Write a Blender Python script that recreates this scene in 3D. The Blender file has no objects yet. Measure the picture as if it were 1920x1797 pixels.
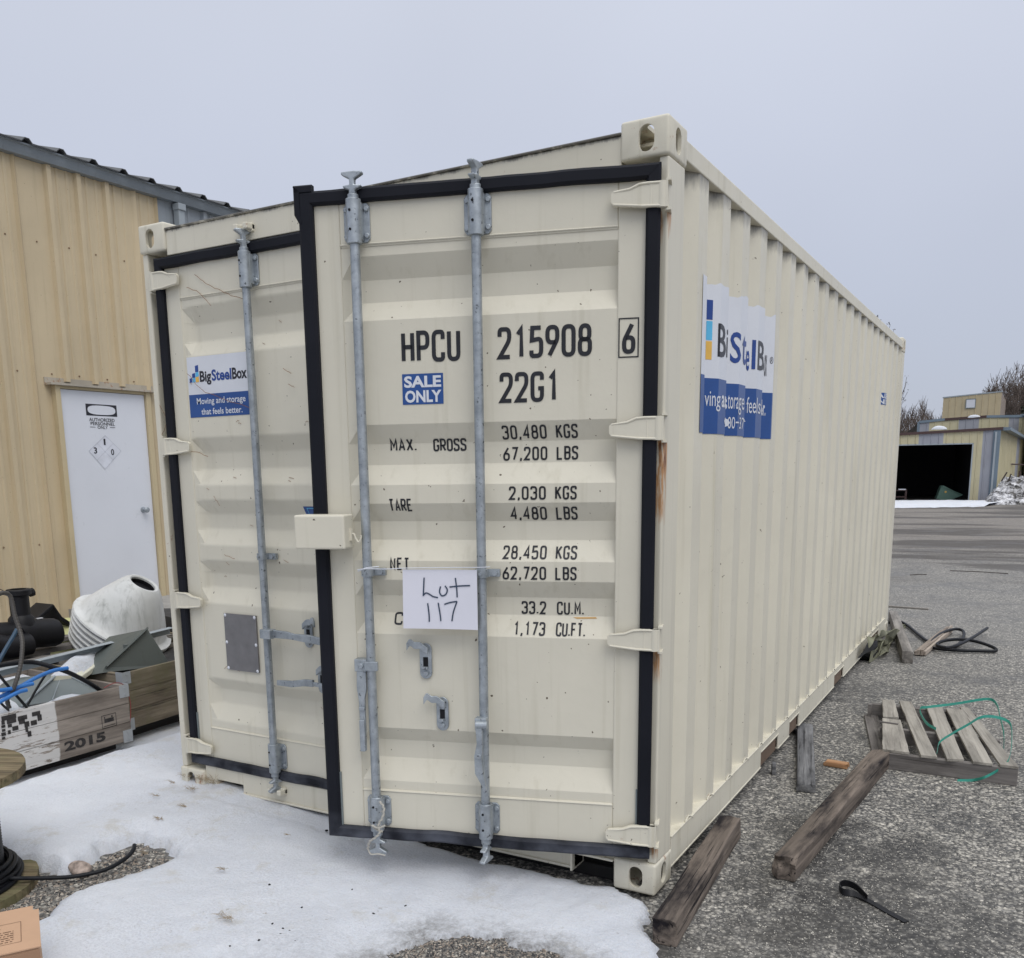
import bpy, bmesh, math, random
from mathutils import Vector, Matrix, noise
R=math.radians
rnd=random.Random(7)
sc=bpy.context.scene
col=sc.collection
# ------------------------------------------------------------------ camera
CAM=Vector((3.49888,-2.93122,1.50910)); YAW,PIT,ROL=-0.5271578,-0.1823145,-0.0140431
FL=1718.607; OX,OY=-30.593,303.225
_f=Vector((math.sin(YAW)*math.cos(PIT),math.cos(YAW)*math.cos(PIT),math.sin(PIT)))
_r=Vector((math.cos(YAW),-math.sin(YAW),0)); _u=_r.cross(_f)
c_,s_=math.cos(ROL),math.sin(ROL)
CR,CU,CF=c_*_r+s_*_u,-s_*_r+c_*_u,_f
cd=bpy.data.cameras.new('camera'); cam=bpy.data.objects.new('camera',cd); col.objects.link(cam)
M=Matrix.Identity(4)
for i in range(3): M[i][0],M[i][1],M[i][2],M[i][3]=CR[i],CU[i],-CF[i],CAM[i]
cam.matrix_world=M
cd.sensor_fit='HORIZONTAL'; cd.sensor_width=36; cd.lens=FL/1920*36
cd.shift_x=-OX/1920; cd.shift_y=OY/1920; cd.clip_start=.05; cd.clip_end=1500
sc.camera=cam
sc.render.resolution_x=1024; sc.render.resolution_y=958
# ------------------------------------------------------------------ sky
SUN_EL,SUN_AZ=R(54),R(124)      # azimuth measured clockwise from +Y: behind the camera
w=bpy.data.worlds.new("World"); sc.world=w; w.use_nodes=True
nt=w.node_tree; nt.nodes.clear()
def N(t,ty,**k):
    n=t.nodes.new(ty)
    for a,b in k.items():
        if a.startswith('i_'):
            n.inputs[int(a[2:]) if a[2:].isdigit() else a[2:]].default_value=b
        else: setattr(n,a,b)
    return n
out=N(nt,'ShaderNodeOutputWorld'); bg=N(nt,'ShaderNodeBackground'); bg.inputs[1].default_value=.1
sky=N(nt,'ShaderNodeTexSky'); sky.sky_type='NISHITA'; sky.sun_disc=False; sky.sun_elevation=SUN_EL; sky.sun_rotation=SUN_AZ
tc=N(nt,'ShaderNodeTexCoord'); sep=N(nt,'ShaderNodeSeparateXYZ'); nt.links.new(tc.outputs['Generated'],sep.inputs[0])
ramp=N(nt,'ShaderNodeValToRGB')      # overcast: a pale veil, brighter toward the zenith
e=ramp.color_ramp.elements
e[0].position=0.0; e[0].color=(.395,.425,.515,1)
e[1].position=.62; e[1].color=(.62,.65,.725,1)
k=e.new(.3); k.color=(.50,.53,.62,1)
k=e.new(1.0); k.color=(1.22,1.24,1.27,1)
nt.links.new(sep.outputs[2],ramp.inputs[0])
nz=N(nt,'ShaderNodeTexNoise'); nz.inputs['Scale'].default_value=1.1; nz.inputs['Detail'].default_value=4
nt.links.new(tc.outputs['Generated'],nz.inputs[0])
mr=N(nt,'ShaderNodeMapRange'); mr.inputs[1].default_value=.3; mr.inputs[2].default_value=.7; mr.inputs[3].default_value=.92; mr.inputs[4].default_value=1.07
nt.links.new(nz.outputs[0],mr.inputs[0])
vm=N(nt,'ShaderNodeVectorMath',operation='SCALE'); nt.links.new(ramp.outputs[0],vm.inputs[0]); nt.links.new(mr.outputs[0],vm.inputs[3])
v2=N(nt,'ShaderNodeVectorMath',operation='SCALE'); nt.links.new(vm.outputs[0],v2.inputs[0]); v2.inputs[3].default_value=10.5
mx=N(nt,'ShaderNodeMix',data_type='RGBA'); mx.inputs[0].default_value=.9
nt.links.new(sky.outputs[0],mx.inputs[6]); nt.links.new(v2.outputs[0],mx.inputs[7])
nt.links.new(mx.outputs[2],bg.inputs[0]); nt.links.new(bg.outputs[0],out.inputs[0])
sd=bpy.data.lights.new('sun','SUN'); so=bpy.data.objects.new('sun',sd); col.objects.link(so)
sd.energy=1.25; sd.angle=R(42); sd.color=(1,.97,.92)
so.rotation_euler=(Vector((math.sin(SUN_AZ)*math.cos(SUN_EL),math.cos(SUN_AZ)*math.cos(SUN_EL),math.sin(SUN_EL)))).to_track_quat('Z','Y').to_euler()
so.location=(0,-5,12)
vs=sc.view_settings; vs.view_transform='Standard'; vs.look='None'; vs.exposure=0.22; vs.gamma=1; vs.use_curve_mapping=False
# ------------------------------------------------------------------ helpers
def ray(px,py): return CF+(px-960-OX)/FL*CR-(py-898.5-OY)/FL*CU
def PP(px,py,n,d):
    D=ray(px,py); n=Vector(n); return CAM+D*((d-n.dot(CAM))/n.dot(D))
def PZ(px,py,z): return PP(px,py,(0,0,1),z)
def PX(px,py,x): return PP(px,py,(1,0,0),x)
def PV(px,py,a,b):
    n=Vector((-(b[1]-a[1]),b[0]-a[0],0)); return PP(px,py,n,n.x*a[0]+n.y*a[1])
def PD(px,py,dep): return CAM+ray(px,py)*dep
class MB:
    def __init__(s): s.v=[]; s.f=[]; s.g=[]
    def add(s,v,f):
        o=len(s.v); s.g.append((o,len(s.f),len(v),len(f))); s.v+=[tuple(x) for x in v]; s.f+=[tuple(i+o for i in q) for q in f]; return s
    def box(s,a,b,M=None):
        x0,y0,z0=a; x1,y1,z1=b
        v=[(x0,y0,z0),(x1,y0,z0),(x1,y1,z0),(x0,y1,z0),(x0,y0,z1),(x1,y0,z1),(x1,y1,z1),(x0,y1,z1)]
        if M: v=[M@Vector(q) for q in v]
        return s.add(v,[(0,3,2,1),(4,5,6,7),(0,1,5,4),(1,2,6,5),(2,3,7,6),(3,0,4,7)])
    def tube(s,pts,r,n=10,cap=True,squash=None):
        pts=[Vector(p) for p in pts]; rr=r if isinstance(r,(list,tuple)) else [r]*len(pts)
        vs=[];up=None
        for i,p in enumerate(pts):
            t=(pts[min(i+1,len(pts)-1)]-pts[max(i-1,0)]).normalized()
            if up is None: up=Vector((0,0,1)) if abs(t.z)<.9 else Vector((1,0,0))
            a=t.cross(up).normalized(); b=a.cross(t).normalized(); up=b
            for k in range(n):
                an=2*math.pi*k/n; vs.append(p+(a*math.cos(an)+b*math.sin(an)*(squash or 1))*rr[i])
        f=[]
        for i in range(len(pts)-1):
            for k in range(n): f.append((i*n+k,i*n+(k+1)%n,(i+1)*n+(k+1)%n,(i+1)*n+k))
        if cap: f.append(tuple(range(n))[::-1]); f.append(tuple((len(pts)-1)*n+k for k in range(n)))
        return s.add(vs,f)
    def lathe(s,prof,n=32,M=None,cap=False):
        vs=[];f=[]
        for (r,z) in prof:
            for k in range(n):
                a=2*math.pi*k/n; q=Vector((r*math.cos(a),r*math.sin(a),z)); vs.append(M@q if M else q)
        for i in range(len(prof)-1):
            for k in range(n): f.append((i*n+k,i*n+(k+1)%n,(i+1)*n+(k+1)%n,(i+1)*n+k))
        if cap: f.append(tuple(range(n))[::-1]); f.append(tuple((len(prof)-1)*n+k for k in range(n)))
        return s.add(vs,f)
    def prism(s,poly,d,M=None):
        # poly in (x,z), extruded along y by (y0,y1)
        n=len(poly); v=[(x,d[0],z) for x,z in poly]+[(x,d[1],z) for x,z in poly]
        if M: v=[M@Vector(q) for q in v]
        return s.add(v,[tuple(range(n)),tuple(range(n,2*n))[::-1]]+[(i,i+n,(i+1)%n+n,(i+1)%n) for i in range(n)])
    def ribbon(s,pts,wv,th=.002):
        # flat strap: pts centre line, wv list (or one) of half width vectors
        pts=[Vector(p) for p in pts]; ws=[Vector(q) for q in (wv if isinstance(wv,list) else [wv]*len(pts))]
        vs=[];f=[]
        for i,p in enumerate(pts):
            t=(pts[min(i+1,len(pts)-1)]-pts[max(i-1,0)]).normalized(); nn=t.cross(ws[i]).normalized()*th/2
            vs+=[p+ws[i]+nn,p-ws[i]+nn,p-ws[i]-nn,p+ws[i]-nn]
        for i in range(len(pts)-1):
            for k in range(4): f.append((4*i+k,4*i+(k+1)%4,4*i+4+(k+1)%4,4*i+4+k))
        return s.add(vs,f+[(0,1,2,3),(len(vs)-1,len(vs)-2,len(vs)-3,len(vs)-4)])
    def mesh(s,name,m=None,smooth=None):
        me=bpy.data.meshes.new(name); me.from_pydata(s.v,[],s.f); me.update()
        bm=bmesh.new(); bm.from_mesh(me); bmesh.ops.recalc_face_normals(bm,faces=bm.faces); bm.to_mesh(me); bm.free()
        if m: me.materials.append(m)
        if smooth is not None: shade(me,smooth)
        return me
    def build(s,name,m,parent=None,smooth=None,bevel=0,seg=2,**k):
        return ob(name,s.mesh(name,m,smooth),parent,bevel=bevel,seg=seg,**k)
def each(mb,name,m,parent=None,**k):
    for (vo,fo,nv,nf) in mb.g:
        q_=MB(); q_.add(mb.v[vo:vo+nv],[tuple(i-vo for i in f) for f in mb.f[fo:fo+nf]]); q_.build(name,m,parent,**k)
def shade(me,ang=35):
    me.polygons.foreach_set('use_smooth',[True]*len(me.polygons))
    try: me.set_sharp_from_angle(angle=R(ang))
    except Exception: pass
def ob(name,me,parent=None,loc=None,rot=None,bevel=0,seg=2,label=None,cat=None,group=None,kind=None):
    o=bpy.data.objects.new(name,me); col.objects.link(o)
    if parent: o.parent=parent
    if loc is not None: o.location=loc
    if rot is not None: o.rotation_euler=rot
    if bevel and me:
        md=o.modifiers.new('b','BEVEL'); md.width=bevel; md.segments=seg; md.limit_method='ANGLE'; md.angle_limit=R(35); md.harden_normals=False
    for a,b in (('label',label),('category',cat),('group',group),('kind',kind)):
        if b: o[a]=b
    return o
def thing(name,label,cat,loc=(0,0,0),rz=0,group=None): return ob(name,None,None,loc,(0,0,rz),label=label,cat=cat,group=group)
def dup(o,parent=None):
    c=o.copy(); col.objects.link(c); c.parent=parent
    for ch in list(o.children): dup(ch,c)
    return c
def jit(me,amt,sc_=6,seed=0):
    for v in me.vertices:
        v.co+=noise.noise_vector(v.co*sc_+Vector((seed,seed*2.1,0)))*amt
def catmull(pts,n=8):
    P=[Vector(p) for p in pts]; P=[P[0]*2-P[1]]+P+[P[-1]*2-P[-2]]; o=[]
    for i in range(1,len(P)-2):
        a,b,c,d=P[i-1:i+3]
        for k in range(n):
            t=k/n; o.append(.5*((2*b)+(c-a)*t+(2*a-5*b+4*c-d)*t*t+(3*b-a-3*c+d)*t**3))
    return o+[P[-2]]
# ------------------------------------------------------------------ materials
class Mat:
    def __init__(s,name,rough=.6,metal=0,spec=.5):
        s.m=bpy.data.materials.new(name); s.m.use_nodes=True; s.t=s.m.node_tree; s.b=s.t.nodes['Principled BSDF']
        s.b.inputs['Roughness'].default_value=rough; s.b.inputs['Metallic'].default_value=metal; s.b.inputs['Specular IOR Level'].default_value=spec
        s.tc=N(s.t,'ShaderNodeTexCoord'); s.co=s.tc.outputs['Object']
    def L(s,a,b): s.t.links.new(a,b)
    def map(s,scale=(1,1,1),src=None,rand=False):
        n=N(s.t,'ShaderNodeMapping'); n.inputs['Scale'].default_value=scale; s.L(src or s.co,n.inputs[0])
        if rand:
            oi=N(s.t,'ShaderNodeObjectInfo'); mu=N(s.t,'ShaderNodeMath',operation='MULTIPLY'); mu.inputs[1].default_value=37
            s.L(oi.outputs['Random'],mu.inputs[0]); cx=N(s.t,'ShaderNodeCombineXYZ'); s.L(mu.outputs[0],cx.inputs[0]); s.L(mu.outputs[0],cx.inputs[2]); s.L(cx.outputs[0],n.inputs['Location'])
        return n.outputs[0]
    def noise(s,scale,detail=4,rough=.55,src=None,dist=0,lo=None,hi=None):
        n=N(s.t,'ShaderNodeTexNoise'); n.inputs['Scale'].default_value=scale; n.inputs['Detail'].default_value=detail; n.inputs['Roughness'].default_value=rough; n.inputs['Distortion'].default_value=dist
        s.L(src or s.co,n.inputs['Vector'])
        return s.rng(n.outputs[0],lo,hi) if lo is not None else n.outputs[0]
    def rng(s,x,lo,hi,a=0,b=1):
        n=N(s.t,'ShaderNodeMapRange'); n.inputs[1].default_value=lo; n.inputs[2].default_value=hi; n.inputs[3].default_value=a; n.inputs[4].default_value=b; s.L(x,n.inputs[0]); return n.outputs[0]
    def mix(s,f,a,b,mode='MIX'):
        n=N(s.t,'ShaderNodeMix',data_type='RGBA',blend_type=mode)
        for i,x in ((0,f),(6,a),(7,b)):
            if isinstance(x,bpy.types.NodeSocket): s.L(x,n.inputs[i])
            elif i==0: n.inputs[0].default_value=x
            else: n.inputs[i].default_value=(*x,1)
        return n.outputs[2]
    def mul(s,a,b,op='MULTIPLY'):
        n=N(s.t,'ShaderNodeMath',operation=op)
        for i,x in ((0,a),(1,b)):
            if isinstance(x,bpy.types.NodeSocket): s.L(x,n.inputs[i])
            else: n.inputs[i].default_value=x
        return n.outputs[0]
    def sep(s):
        n=N(s.t,'ShaderNodeSeparateXYZ'); s.L(s.co,n.inputs[0]); return n.outputs
    def color(s,c):
        if isinstance(c,bpy.types.NodeSocket): s.L(c,s.b.inputs['Base Color'])
        else: s.b.inputs['Base Color'].default_value=(*c,1)
        return s
    def rough(s,x): s.L(x,s.b.inputs['Roughness']); return s
    def bump(s,h,st=.3,dist=.01):
        n=N(s.t,'ShaderNodeBump'); n.inputs['Strength'].default_value=st; n.inputs['Distance'].default_value=dist; s.L(h,n.inputs['Height'])
        s.L(n.outputs[0],s.b.inputs['Normal']); return s
def paint(name,c,var=.08,rough=.45,rust=0.0,rustc=(.28,.10,.03),streak=True,dirt=.25,speck=.0,grime=None):
    m=Mat(name,rough)
    a=m.noise(1.3,5,.6,lo=.3,hi=.7)
    colr=m.mix(a,tuple(x*(1-var) for x in c),tuple(min(1,x*(1+var*.4)) for x in c))
    if streak:
        st=m.noise(1,4,.6,src=m.map((22,22,.9)),lo=.56,hi=.78)
        colr=m.mix(m.mul(st,dirt),colr,tuple(x*.62 for x in (c[0],c[1]*.97,c[2]*.85)))
    g=m.noise(9,6,.7,lo=.6,hi=.8); colr=m.mix(m.mul(g,dirt*.6),colr,tuple(x*.7 for x in c))
    if speck:
        sp=m.noise(55,2,.5,lo=.735,hi=.76); colr=m.mix(m.mul(sp,speck),colr,(.09,.065,.04))
    if rust:
        r1=m.noise(7,8,.75,lo=.70-rust*.1,hi=.78-rust*.1); colr=m.mix(r1,colr,rustc)
    if grime:
        z=m.sep()[2]; gm_=m.rng(m.mul(z,m.mul(m.noise(1,5,.7,src=m.map((14,14,5))),grime[2]),'ADD'),grime[0],grime[1]); colr=m.mix(m.mul(gm_,.85),colr,(.045,.042,.04))
    m.color(colr); m.rough(m.rng(m.noise(14,4),.3,.7,rough-.08,rough+.12)); m.bump(m.mul(m.noise(35,3),m.mul(m.noise(2.3,2),7),'ADD'),.10,.006)
    return m
CREAM=(.672,.636,.528)
cream=paint('cream_container_paint',CREAM,.09,.42,rust=-.2,dirt=.36,speck=1).m
creamw=paint('cream_paint_worn',CREAM,.08,.45,rust=.7,dirt=.55,speck=1).m
creamc=paint('cream_casting_paint',CREAM,.10,.5,rust=1.15,dirt=.8,speck=1).m
creamh=paint('cream_paint_grimy_top',CREAM,.08,.45,rust=.5,dirt=.5,speck=1,grime=(2.573,2.583,.05)).m
creams=paint('cream_side_paint',CREAM,.09,.42,rust=-.2,dirt=.45,speck=.8,grime=(2.505,2.57,.12)).m
def post_mat():
    m=Mat('cream_post_paint_rust_runs',.45); z=m.sep()[2]; x=m.sep()[0]
    base=m.mix(m.noise(2,5,lo=.3,hi=.7),tuple(q*.92 for q in CREAM),CREAM)
    base=m.mix(m.mul(m.noise(1,4,src=m.map((40,40,1.2)),lo=.5,hi=.75),.35),base,(.38,.36,.30))
    tot=None
    for h,ln,stg in ((2.31,.12,.55),(1.60,.33,1.0),(.90,.15,.5),(.195,.07,.7)):
        a=m.rng(z,h-ln,h,0,1); b=m.rng(z,h+.004,h,0,1); c=m.mul(m.mul(a,b),stg)
        tot=c if tot is None else m.mul(tot,c,'MAXIMUM')
    n=m.noise(1,5,.65,src=m.map((60,60,7)),lo=.38,hi=.62)
    face=m.rng(m.sep()[1],.05,.03,0,1)
    mk=m.mul(m.mul(m.mul(tot,n),face),m.rng(x,2.395,2.405,0,1))
    base=m.mix(m.mul(m.rng(mk,.06,.32),.9),base,(.42,.20,.07))
    base=m.mix(m.rng(mk,.46,.66),base,(.10,.03,.012))
    m.color(base); m.bump(m.noise(40,3),.08,.004); return m.m
postm=post_mat()
def galv():
    m=Mat('galvanised_steel',.48,.75)
    a=m.noise(18,6,.7,lo=.3,hi=.7); c=m.mix(a,(.27,.30,.33),(.50,.54,.57))
    c=m.mix(m.noise(60,3,.6,lo=.62,hi=.7),c,(.12,.13,.14)); m.color(c)
    m.rough(m.rng(m.noise(25,4),.3,.7,.38,.65)); m.bump(m.noise(80,3),.15,.003); return m.m
galvm=galv()
def rubber():
    m=Mat('black_door_rubber',.6,0,.22)
    a=m.noise(3,4,lo=.3,hi=.7); c=m.mix(a,(.004,.005,.009),(.009,.010,.016))
    z=m.sep()[2]; dust=m.mul(m.rng(z,.25,.16,0,1),m.noise(7,5,lo=.35,hi=.7))
    c=m.mix(m.mul(dust,.7),c,(.13,.14,.17)); m.color(c); m.bump(m.noise(30,3),.1,.004); return m.m
rub=rubber()
def plain(name,c,rough=.5,metal=0,var=.12,sc_=8,bump=.08,spec=.5):
    m=Mat(name,rough,metal,spec); m.color(m.mix(m.noise(sc_,5,lo=.3,hi=.7),tuple(x*(1-var) for x in c),tuple(min(1,x*(1+var)) for x in c)))
    m.bump(m.noise(sc_*5,3),bump,.004); return m.m
blackpaint=plain('black_letter_paint',(.012,.013,.018),.5,var=.3)
white_v=plain('white_vinyl',(.66,.68,.73),.35,var=.03)
blue_v=plain('blue_vinyl',(.018,.072,.26),.35,var=.08)
dkblue=plain('dark_blue_print',(.015,.055,.25),.4); ltblue=plain('light_blue_print',(.10,.45,.72),.4); yel=plain('amber_print',(.75,.45,.09),.4); ink=plain('black_print',(.015,.015,.022),.4)
def wood(name,c1,c2,dark=(.03,.025,.022),grain=1.0,darkamt=.5,axis=0,rough=.85,white=None,moss=None):
    m=Mat(name,rough,0,.2)
    s=[26,26,26]; s[axis]=1.3
    v=m.map(tuple(s),rand=True); n=m.noise(1,7,.62,src=v,dist=.6)
    c=m.mix(m.rng(n,.32,.68),c1,c2)
    s2=[60,60,60]; s2[axis]=1.6; n2=m.noise(1,5,.6,src=m.map(tuple(s2),rand=True))
    cr=m.rng(n2,.60,.68); c=m.mix(m.mul(cr,darkamt),c,dark)
    big=m.noise(1,5,.65,src=m.map(tuple(2.2 if i==axis else 9 for i in range(3)),rand=True),lo=.46,hi=.66); c=m.mix(m.mul(big,darkamt*.8),c,dark)
    if moss: c=m.mix(m.noise(3.3,5,.7,lo=.45,hi=.68),c,moss)
    if white:
        # flaking white stencil ground over the left end, along +X up to the given x
        x=m.sep()[0]; e_=m.rng(m.mul(x,m.mul(m.noise(7,5),.05),'ADD'),white+.004,white-.004)
        fl=m.noise(1,6,.7,src=m.map((7,50,50)),lo=.40,hi=.44); c=m.mix(m.mul(m.mul(e_,fl),.9),c,(.62,.61,.60))
    m.color(c); m.bump(m.mul(n,m.mul(cr,-.8),'ADD'),.5*grain,.006); return m.m
greywood=wood('weathered_grey_wood',(.17,.16,.15),(.36,.335,.305),darkamt=.55)
timberw=wood('stained_old_timber',(.075,.062,.053),(.25,.205,.17),dark=(.014,.012,.014),darkamt=1.25)
greyplank=wood('grey_cracked_plank',(.09,.092,.098),(.28,.28,.285),dark=(.012,.012,.014),darkamt=.8)
palletw=wood('pallet_grey_wood',(.23,.215,.19),(.45,.42,.37),dark=(.06,.05,.045),darkamt=.45)
palletd=wood('pallet_stringer_wood',(.13,.12,.115),(.27,.25,.235),darkamt=.6)
cratew=wood('crate_plank_wood',(.17,.145,.125),(.36,.315,.275),darkamt=.55)
cratewp=wood('crate_plank_white_painted',(.17,.145,.125),(.36,.315,.275),darkamt=.5,white=.285)
cratem=wood('crate_plank_mossy',(.13,.105,.075),(.28,.235,.175),darkamt=.7,moss=(.15,.14,.08))
spoolw=wood('spool_disc_wood',(.11,.085,.05),(.28,.225,.14),darkamt=.8,moss=(.16,.17,.08))
freshw=wood('fresh_split_wood',(.34,.18,.09),(.50,.30,.17),dark=(.2,.08,.03),darkamt=.4)
splitw=wood('split_pale_wood',(.27,.22,.18),(.55,.48,.41),dark=(.04,.03,.025),darkamt=.7)
blackp=plain('black_plastic',(.009,.009,.011),.5,var=.3,sc_=12,spec=.25)
cablem=plain('black_cable_sheath',(.009,.010,.013),.5,var=.3,spec=.25)
bluep=plain('blue_plastic_pipe',(.03,.16,.47),.4)
greym=paint('grey_enamel_sheet',(.19,.22,.225),.15,.4,dirt=.4).m
greyd=paint('dark_grey_green_sheet',(.10,.115,.108),.15,.5,dirt=.4).m
greyl=paint('pale_grey_steel_angle',(.33,.37,.40),.12,.4,dirt=.4).m
yelp=plain('yellow_green_plastic',(.52,.52,.25),.5)
foam=plain('old_foam_board',(.62,.61,.50),.9,bump=.5)
def whitecone():
    m=Mat('stained_white_plastic',.45); c=m.mix(m.noise(3,5,lo=.35,hi=.7),(.66,.67,.67),(.50,.51,.49))
    st=m.noise(1,5,.65,src=m.map((26,26,3.0)),lo=.50,hi=.80); c=m.mix(m.mul(m.mul(st,m.noise(4,3,lo=.35,hi=.6)),.8),c,(.16,.17,.155)); m.color(c); m.bump(m.noise(30,3),.1,.004); return m.m
conem=whitecone()
cardm=plain('brown_cardboard',(.50,.315,.20),.85,var=.05,bump=.05)
cardd=plain('cardboard_print_ink',(.11,.055,.03),.8)
def asphalt():
    m=Mat('old_asphalt_with_aggregate',.85,0,.3)
    def cells(s):
        v=N(m.t,'ShaderNodeTexVoronoi'); v.inputs['Scale'].default_value=s; m.L(m.co,v.inputs['Vector']); sp=N(m.t,'ShaderNodeSeparateColor'); m.L(v.outputs['Color'],sp.inputs[0]); return v,sp.outputs
    v1,r1=cells(64); v2,r2=cells(118)
    def ramp(x,st):
        n=N(m.t,'ShaderNodeValToRGB'); n.color_ramp.interpolation='LINEAR'; el=n.color_ramp.elements
        el[0].position,el[0].color=st[0][0],(*st[0][1],1); el[1].position,el[1].color=st[-1][0],(*st[-1][1],1)
        for p_,c in st[1:-1]: q=el.new(p_); q.color=(*c,1)
        m.L(x,n.inputs[0]); return n.outputs[0]
    stops=[(0,(.045,.046,.048)),(.35,(.12,.12,.12)),(.58,(.25,.245,.235)),(.8,(.46,.44,.40)),(1,(.80,.76,.68))]
    c=m.mix(.5,ramp(r1[0],stops),ramp(r2[1],stops))
    gap=m.rng(v1.outputs['Distance'],.40,.62,0,1); c=m.mix(m.mul(gap,.6),c,(.03,.03,.032))
    wet=m.noise(1.25,7,.68,lo=.47,hi=.63); fine=m.noise(16,4,.6,lo=.3,hi=.6); c=m.mix(m.mul(m.mul(wet,fine),.78),c,(.022,.022,.023))
    oil=None
    x_,y_,z_=m.sep()
    for (cx,cy,rr) in ((3.02,.22,.42),(3.02,.66,.30),(3.35,.25,.32),(2.85,.95,.26),(3.17,.95,.2)):
        dx=m.mul(m.mul(x_,-cx,'ADD'),1/rr); dy=m.mul(m.mul(y_,-cy,'ADD'),1/rr); d2=m.mul(m.mul(dx,dx),m.mul(dy,dy),'ADD'); o_=m.rng(d2,1.3,0,0,1); oil=o_ if oil is None else m.mul(oil,o_,'MAXIMUM')
    oil=m.rng(m.mul(oil,m.noise(5.5,6,.7,lo=.3,hi=.66)),.12,.5); c=m.mix(m.mul(oil,m.rng(m.noise(45,3),.3,.6,.5,.9)),c,(.012,.012,.013))
    pale=m.noise(.5,5,.6,lo=.45,hi=.75); c=m.mix(m.mul(pale,.22),c,(.27,.255,.23))
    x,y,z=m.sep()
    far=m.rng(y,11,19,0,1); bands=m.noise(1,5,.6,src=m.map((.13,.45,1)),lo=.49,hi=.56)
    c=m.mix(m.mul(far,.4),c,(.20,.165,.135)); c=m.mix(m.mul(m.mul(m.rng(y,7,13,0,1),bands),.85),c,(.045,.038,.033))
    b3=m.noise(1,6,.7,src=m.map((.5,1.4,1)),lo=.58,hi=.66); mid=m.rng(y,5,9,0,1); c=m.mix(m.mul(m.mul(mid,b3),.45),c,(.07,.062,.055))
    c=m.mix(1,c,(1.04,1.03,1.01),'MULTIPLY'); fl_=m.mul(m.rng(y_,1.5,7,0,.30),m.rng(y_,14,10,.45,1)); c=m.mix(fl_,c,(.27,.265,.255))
    m.color(c); m.rough(m.rng(m.mul(wet,oil,'MAXIMUM'),0,1,.9,.55)); m.bump(m.mul(m.rng(v1.outputs['Distance'],0,.6,1,0),m.noise(200,2),'ADD'),.28,.004); return m.m
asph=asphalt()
def snow():
    m=Mat('old_snow',.75,0,.25)
    at=N(m.t,'ShaderNodeAttribute'); at.attribute_name='thin'; th=at.outputs['Fac']
    c=m.mix(m.noise(1.7,5,.6,lo=.3,hi=.75),(.70,.72,.76),(.60,.625,.68))
    gr=m.noise(120,3,.7,lo=.42,hi=.72); c=m.mix(m.mul(gr,m.rng(m.noise(2.2,4,lo=.35,hi=.65),0,1,.12,.6)),c,(.42,.435,.475))
    d=m.noise(4.6,6,.75,lo=.56,hi=.70); c=m.mix(m.mul(d,.5),c,(.47,.44,.37)); dk=m.noise(26,5,.8,lo=.63,hi=.70); c=m.mix(m.mul(m.mul(dk,m.noise(2.4,3,lo=.45,hi=.6)),.7),c,(.20,.18,.15))
    gt=m.noise(40,4,.75,lo=.36,hi=.62); k_=m.mul(th,m.rng(gt,0,1,.45,1)); c=m.mix(m.rng(k_,.15,.9,0,.92),c,(.13,.12,.105))
    m.color(c); m.b.inputs['Subsurface Weight'].default_value=.15; m.b.inputs['Subsurface Radius'].default_value=(.03,.04,.05); m.b.inputs['Subsurface Scale'].default_value=.3
    m.bump(m.mul(m.mul(m.noise(130,4,.75),.8),m.noise(22,5,.6),'ADD'),.6,.014); return m.m
snowm=snow()
def stones():
    m=Mat('mixed_gravel',.8,0,.3)
    oi=N(m.t,'ShaderNodeNewGeometry'); n=N(m.t,'ShaderNodeValToRGB'); el=n.color_ramp.elements
    el[0].color=(.03,.03,.032,1); el[1].color=(.50,.46,.40,1)
    for p_,c in ((.35,(.09,.09,.09)),(.6,(.2,.185,.165)),(.8,(.30,.24,.19))): q=el.new(p_); q.color=(*c,1)
    m.L(oi.outputs['Random Per Island'],n.inputs[0]); m.color(n.outputs[0]); m.bump(m.noise(90,3),.3,.003); return m.m
stonem=stones()
def pale_stones():
    m=Mat('pale_grit',.85,0,.2); g_=N(m.t,'ShaderNodeNewGeometry'); n=N(m.t,'ShaderNodeValToRGB'); el=n.color_ramp.elements; el[0].color=(.06,.06,.06,1); el[1].color=(.66,.62,.54,1); q=el.new(.5); q.color=(.27,.26,.24,1); m.L(g_.outputs['Random Per Island'],n.inputs[0]); m.color(n.outputs[0]); return m.m
palem=pale_stones()
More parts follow.
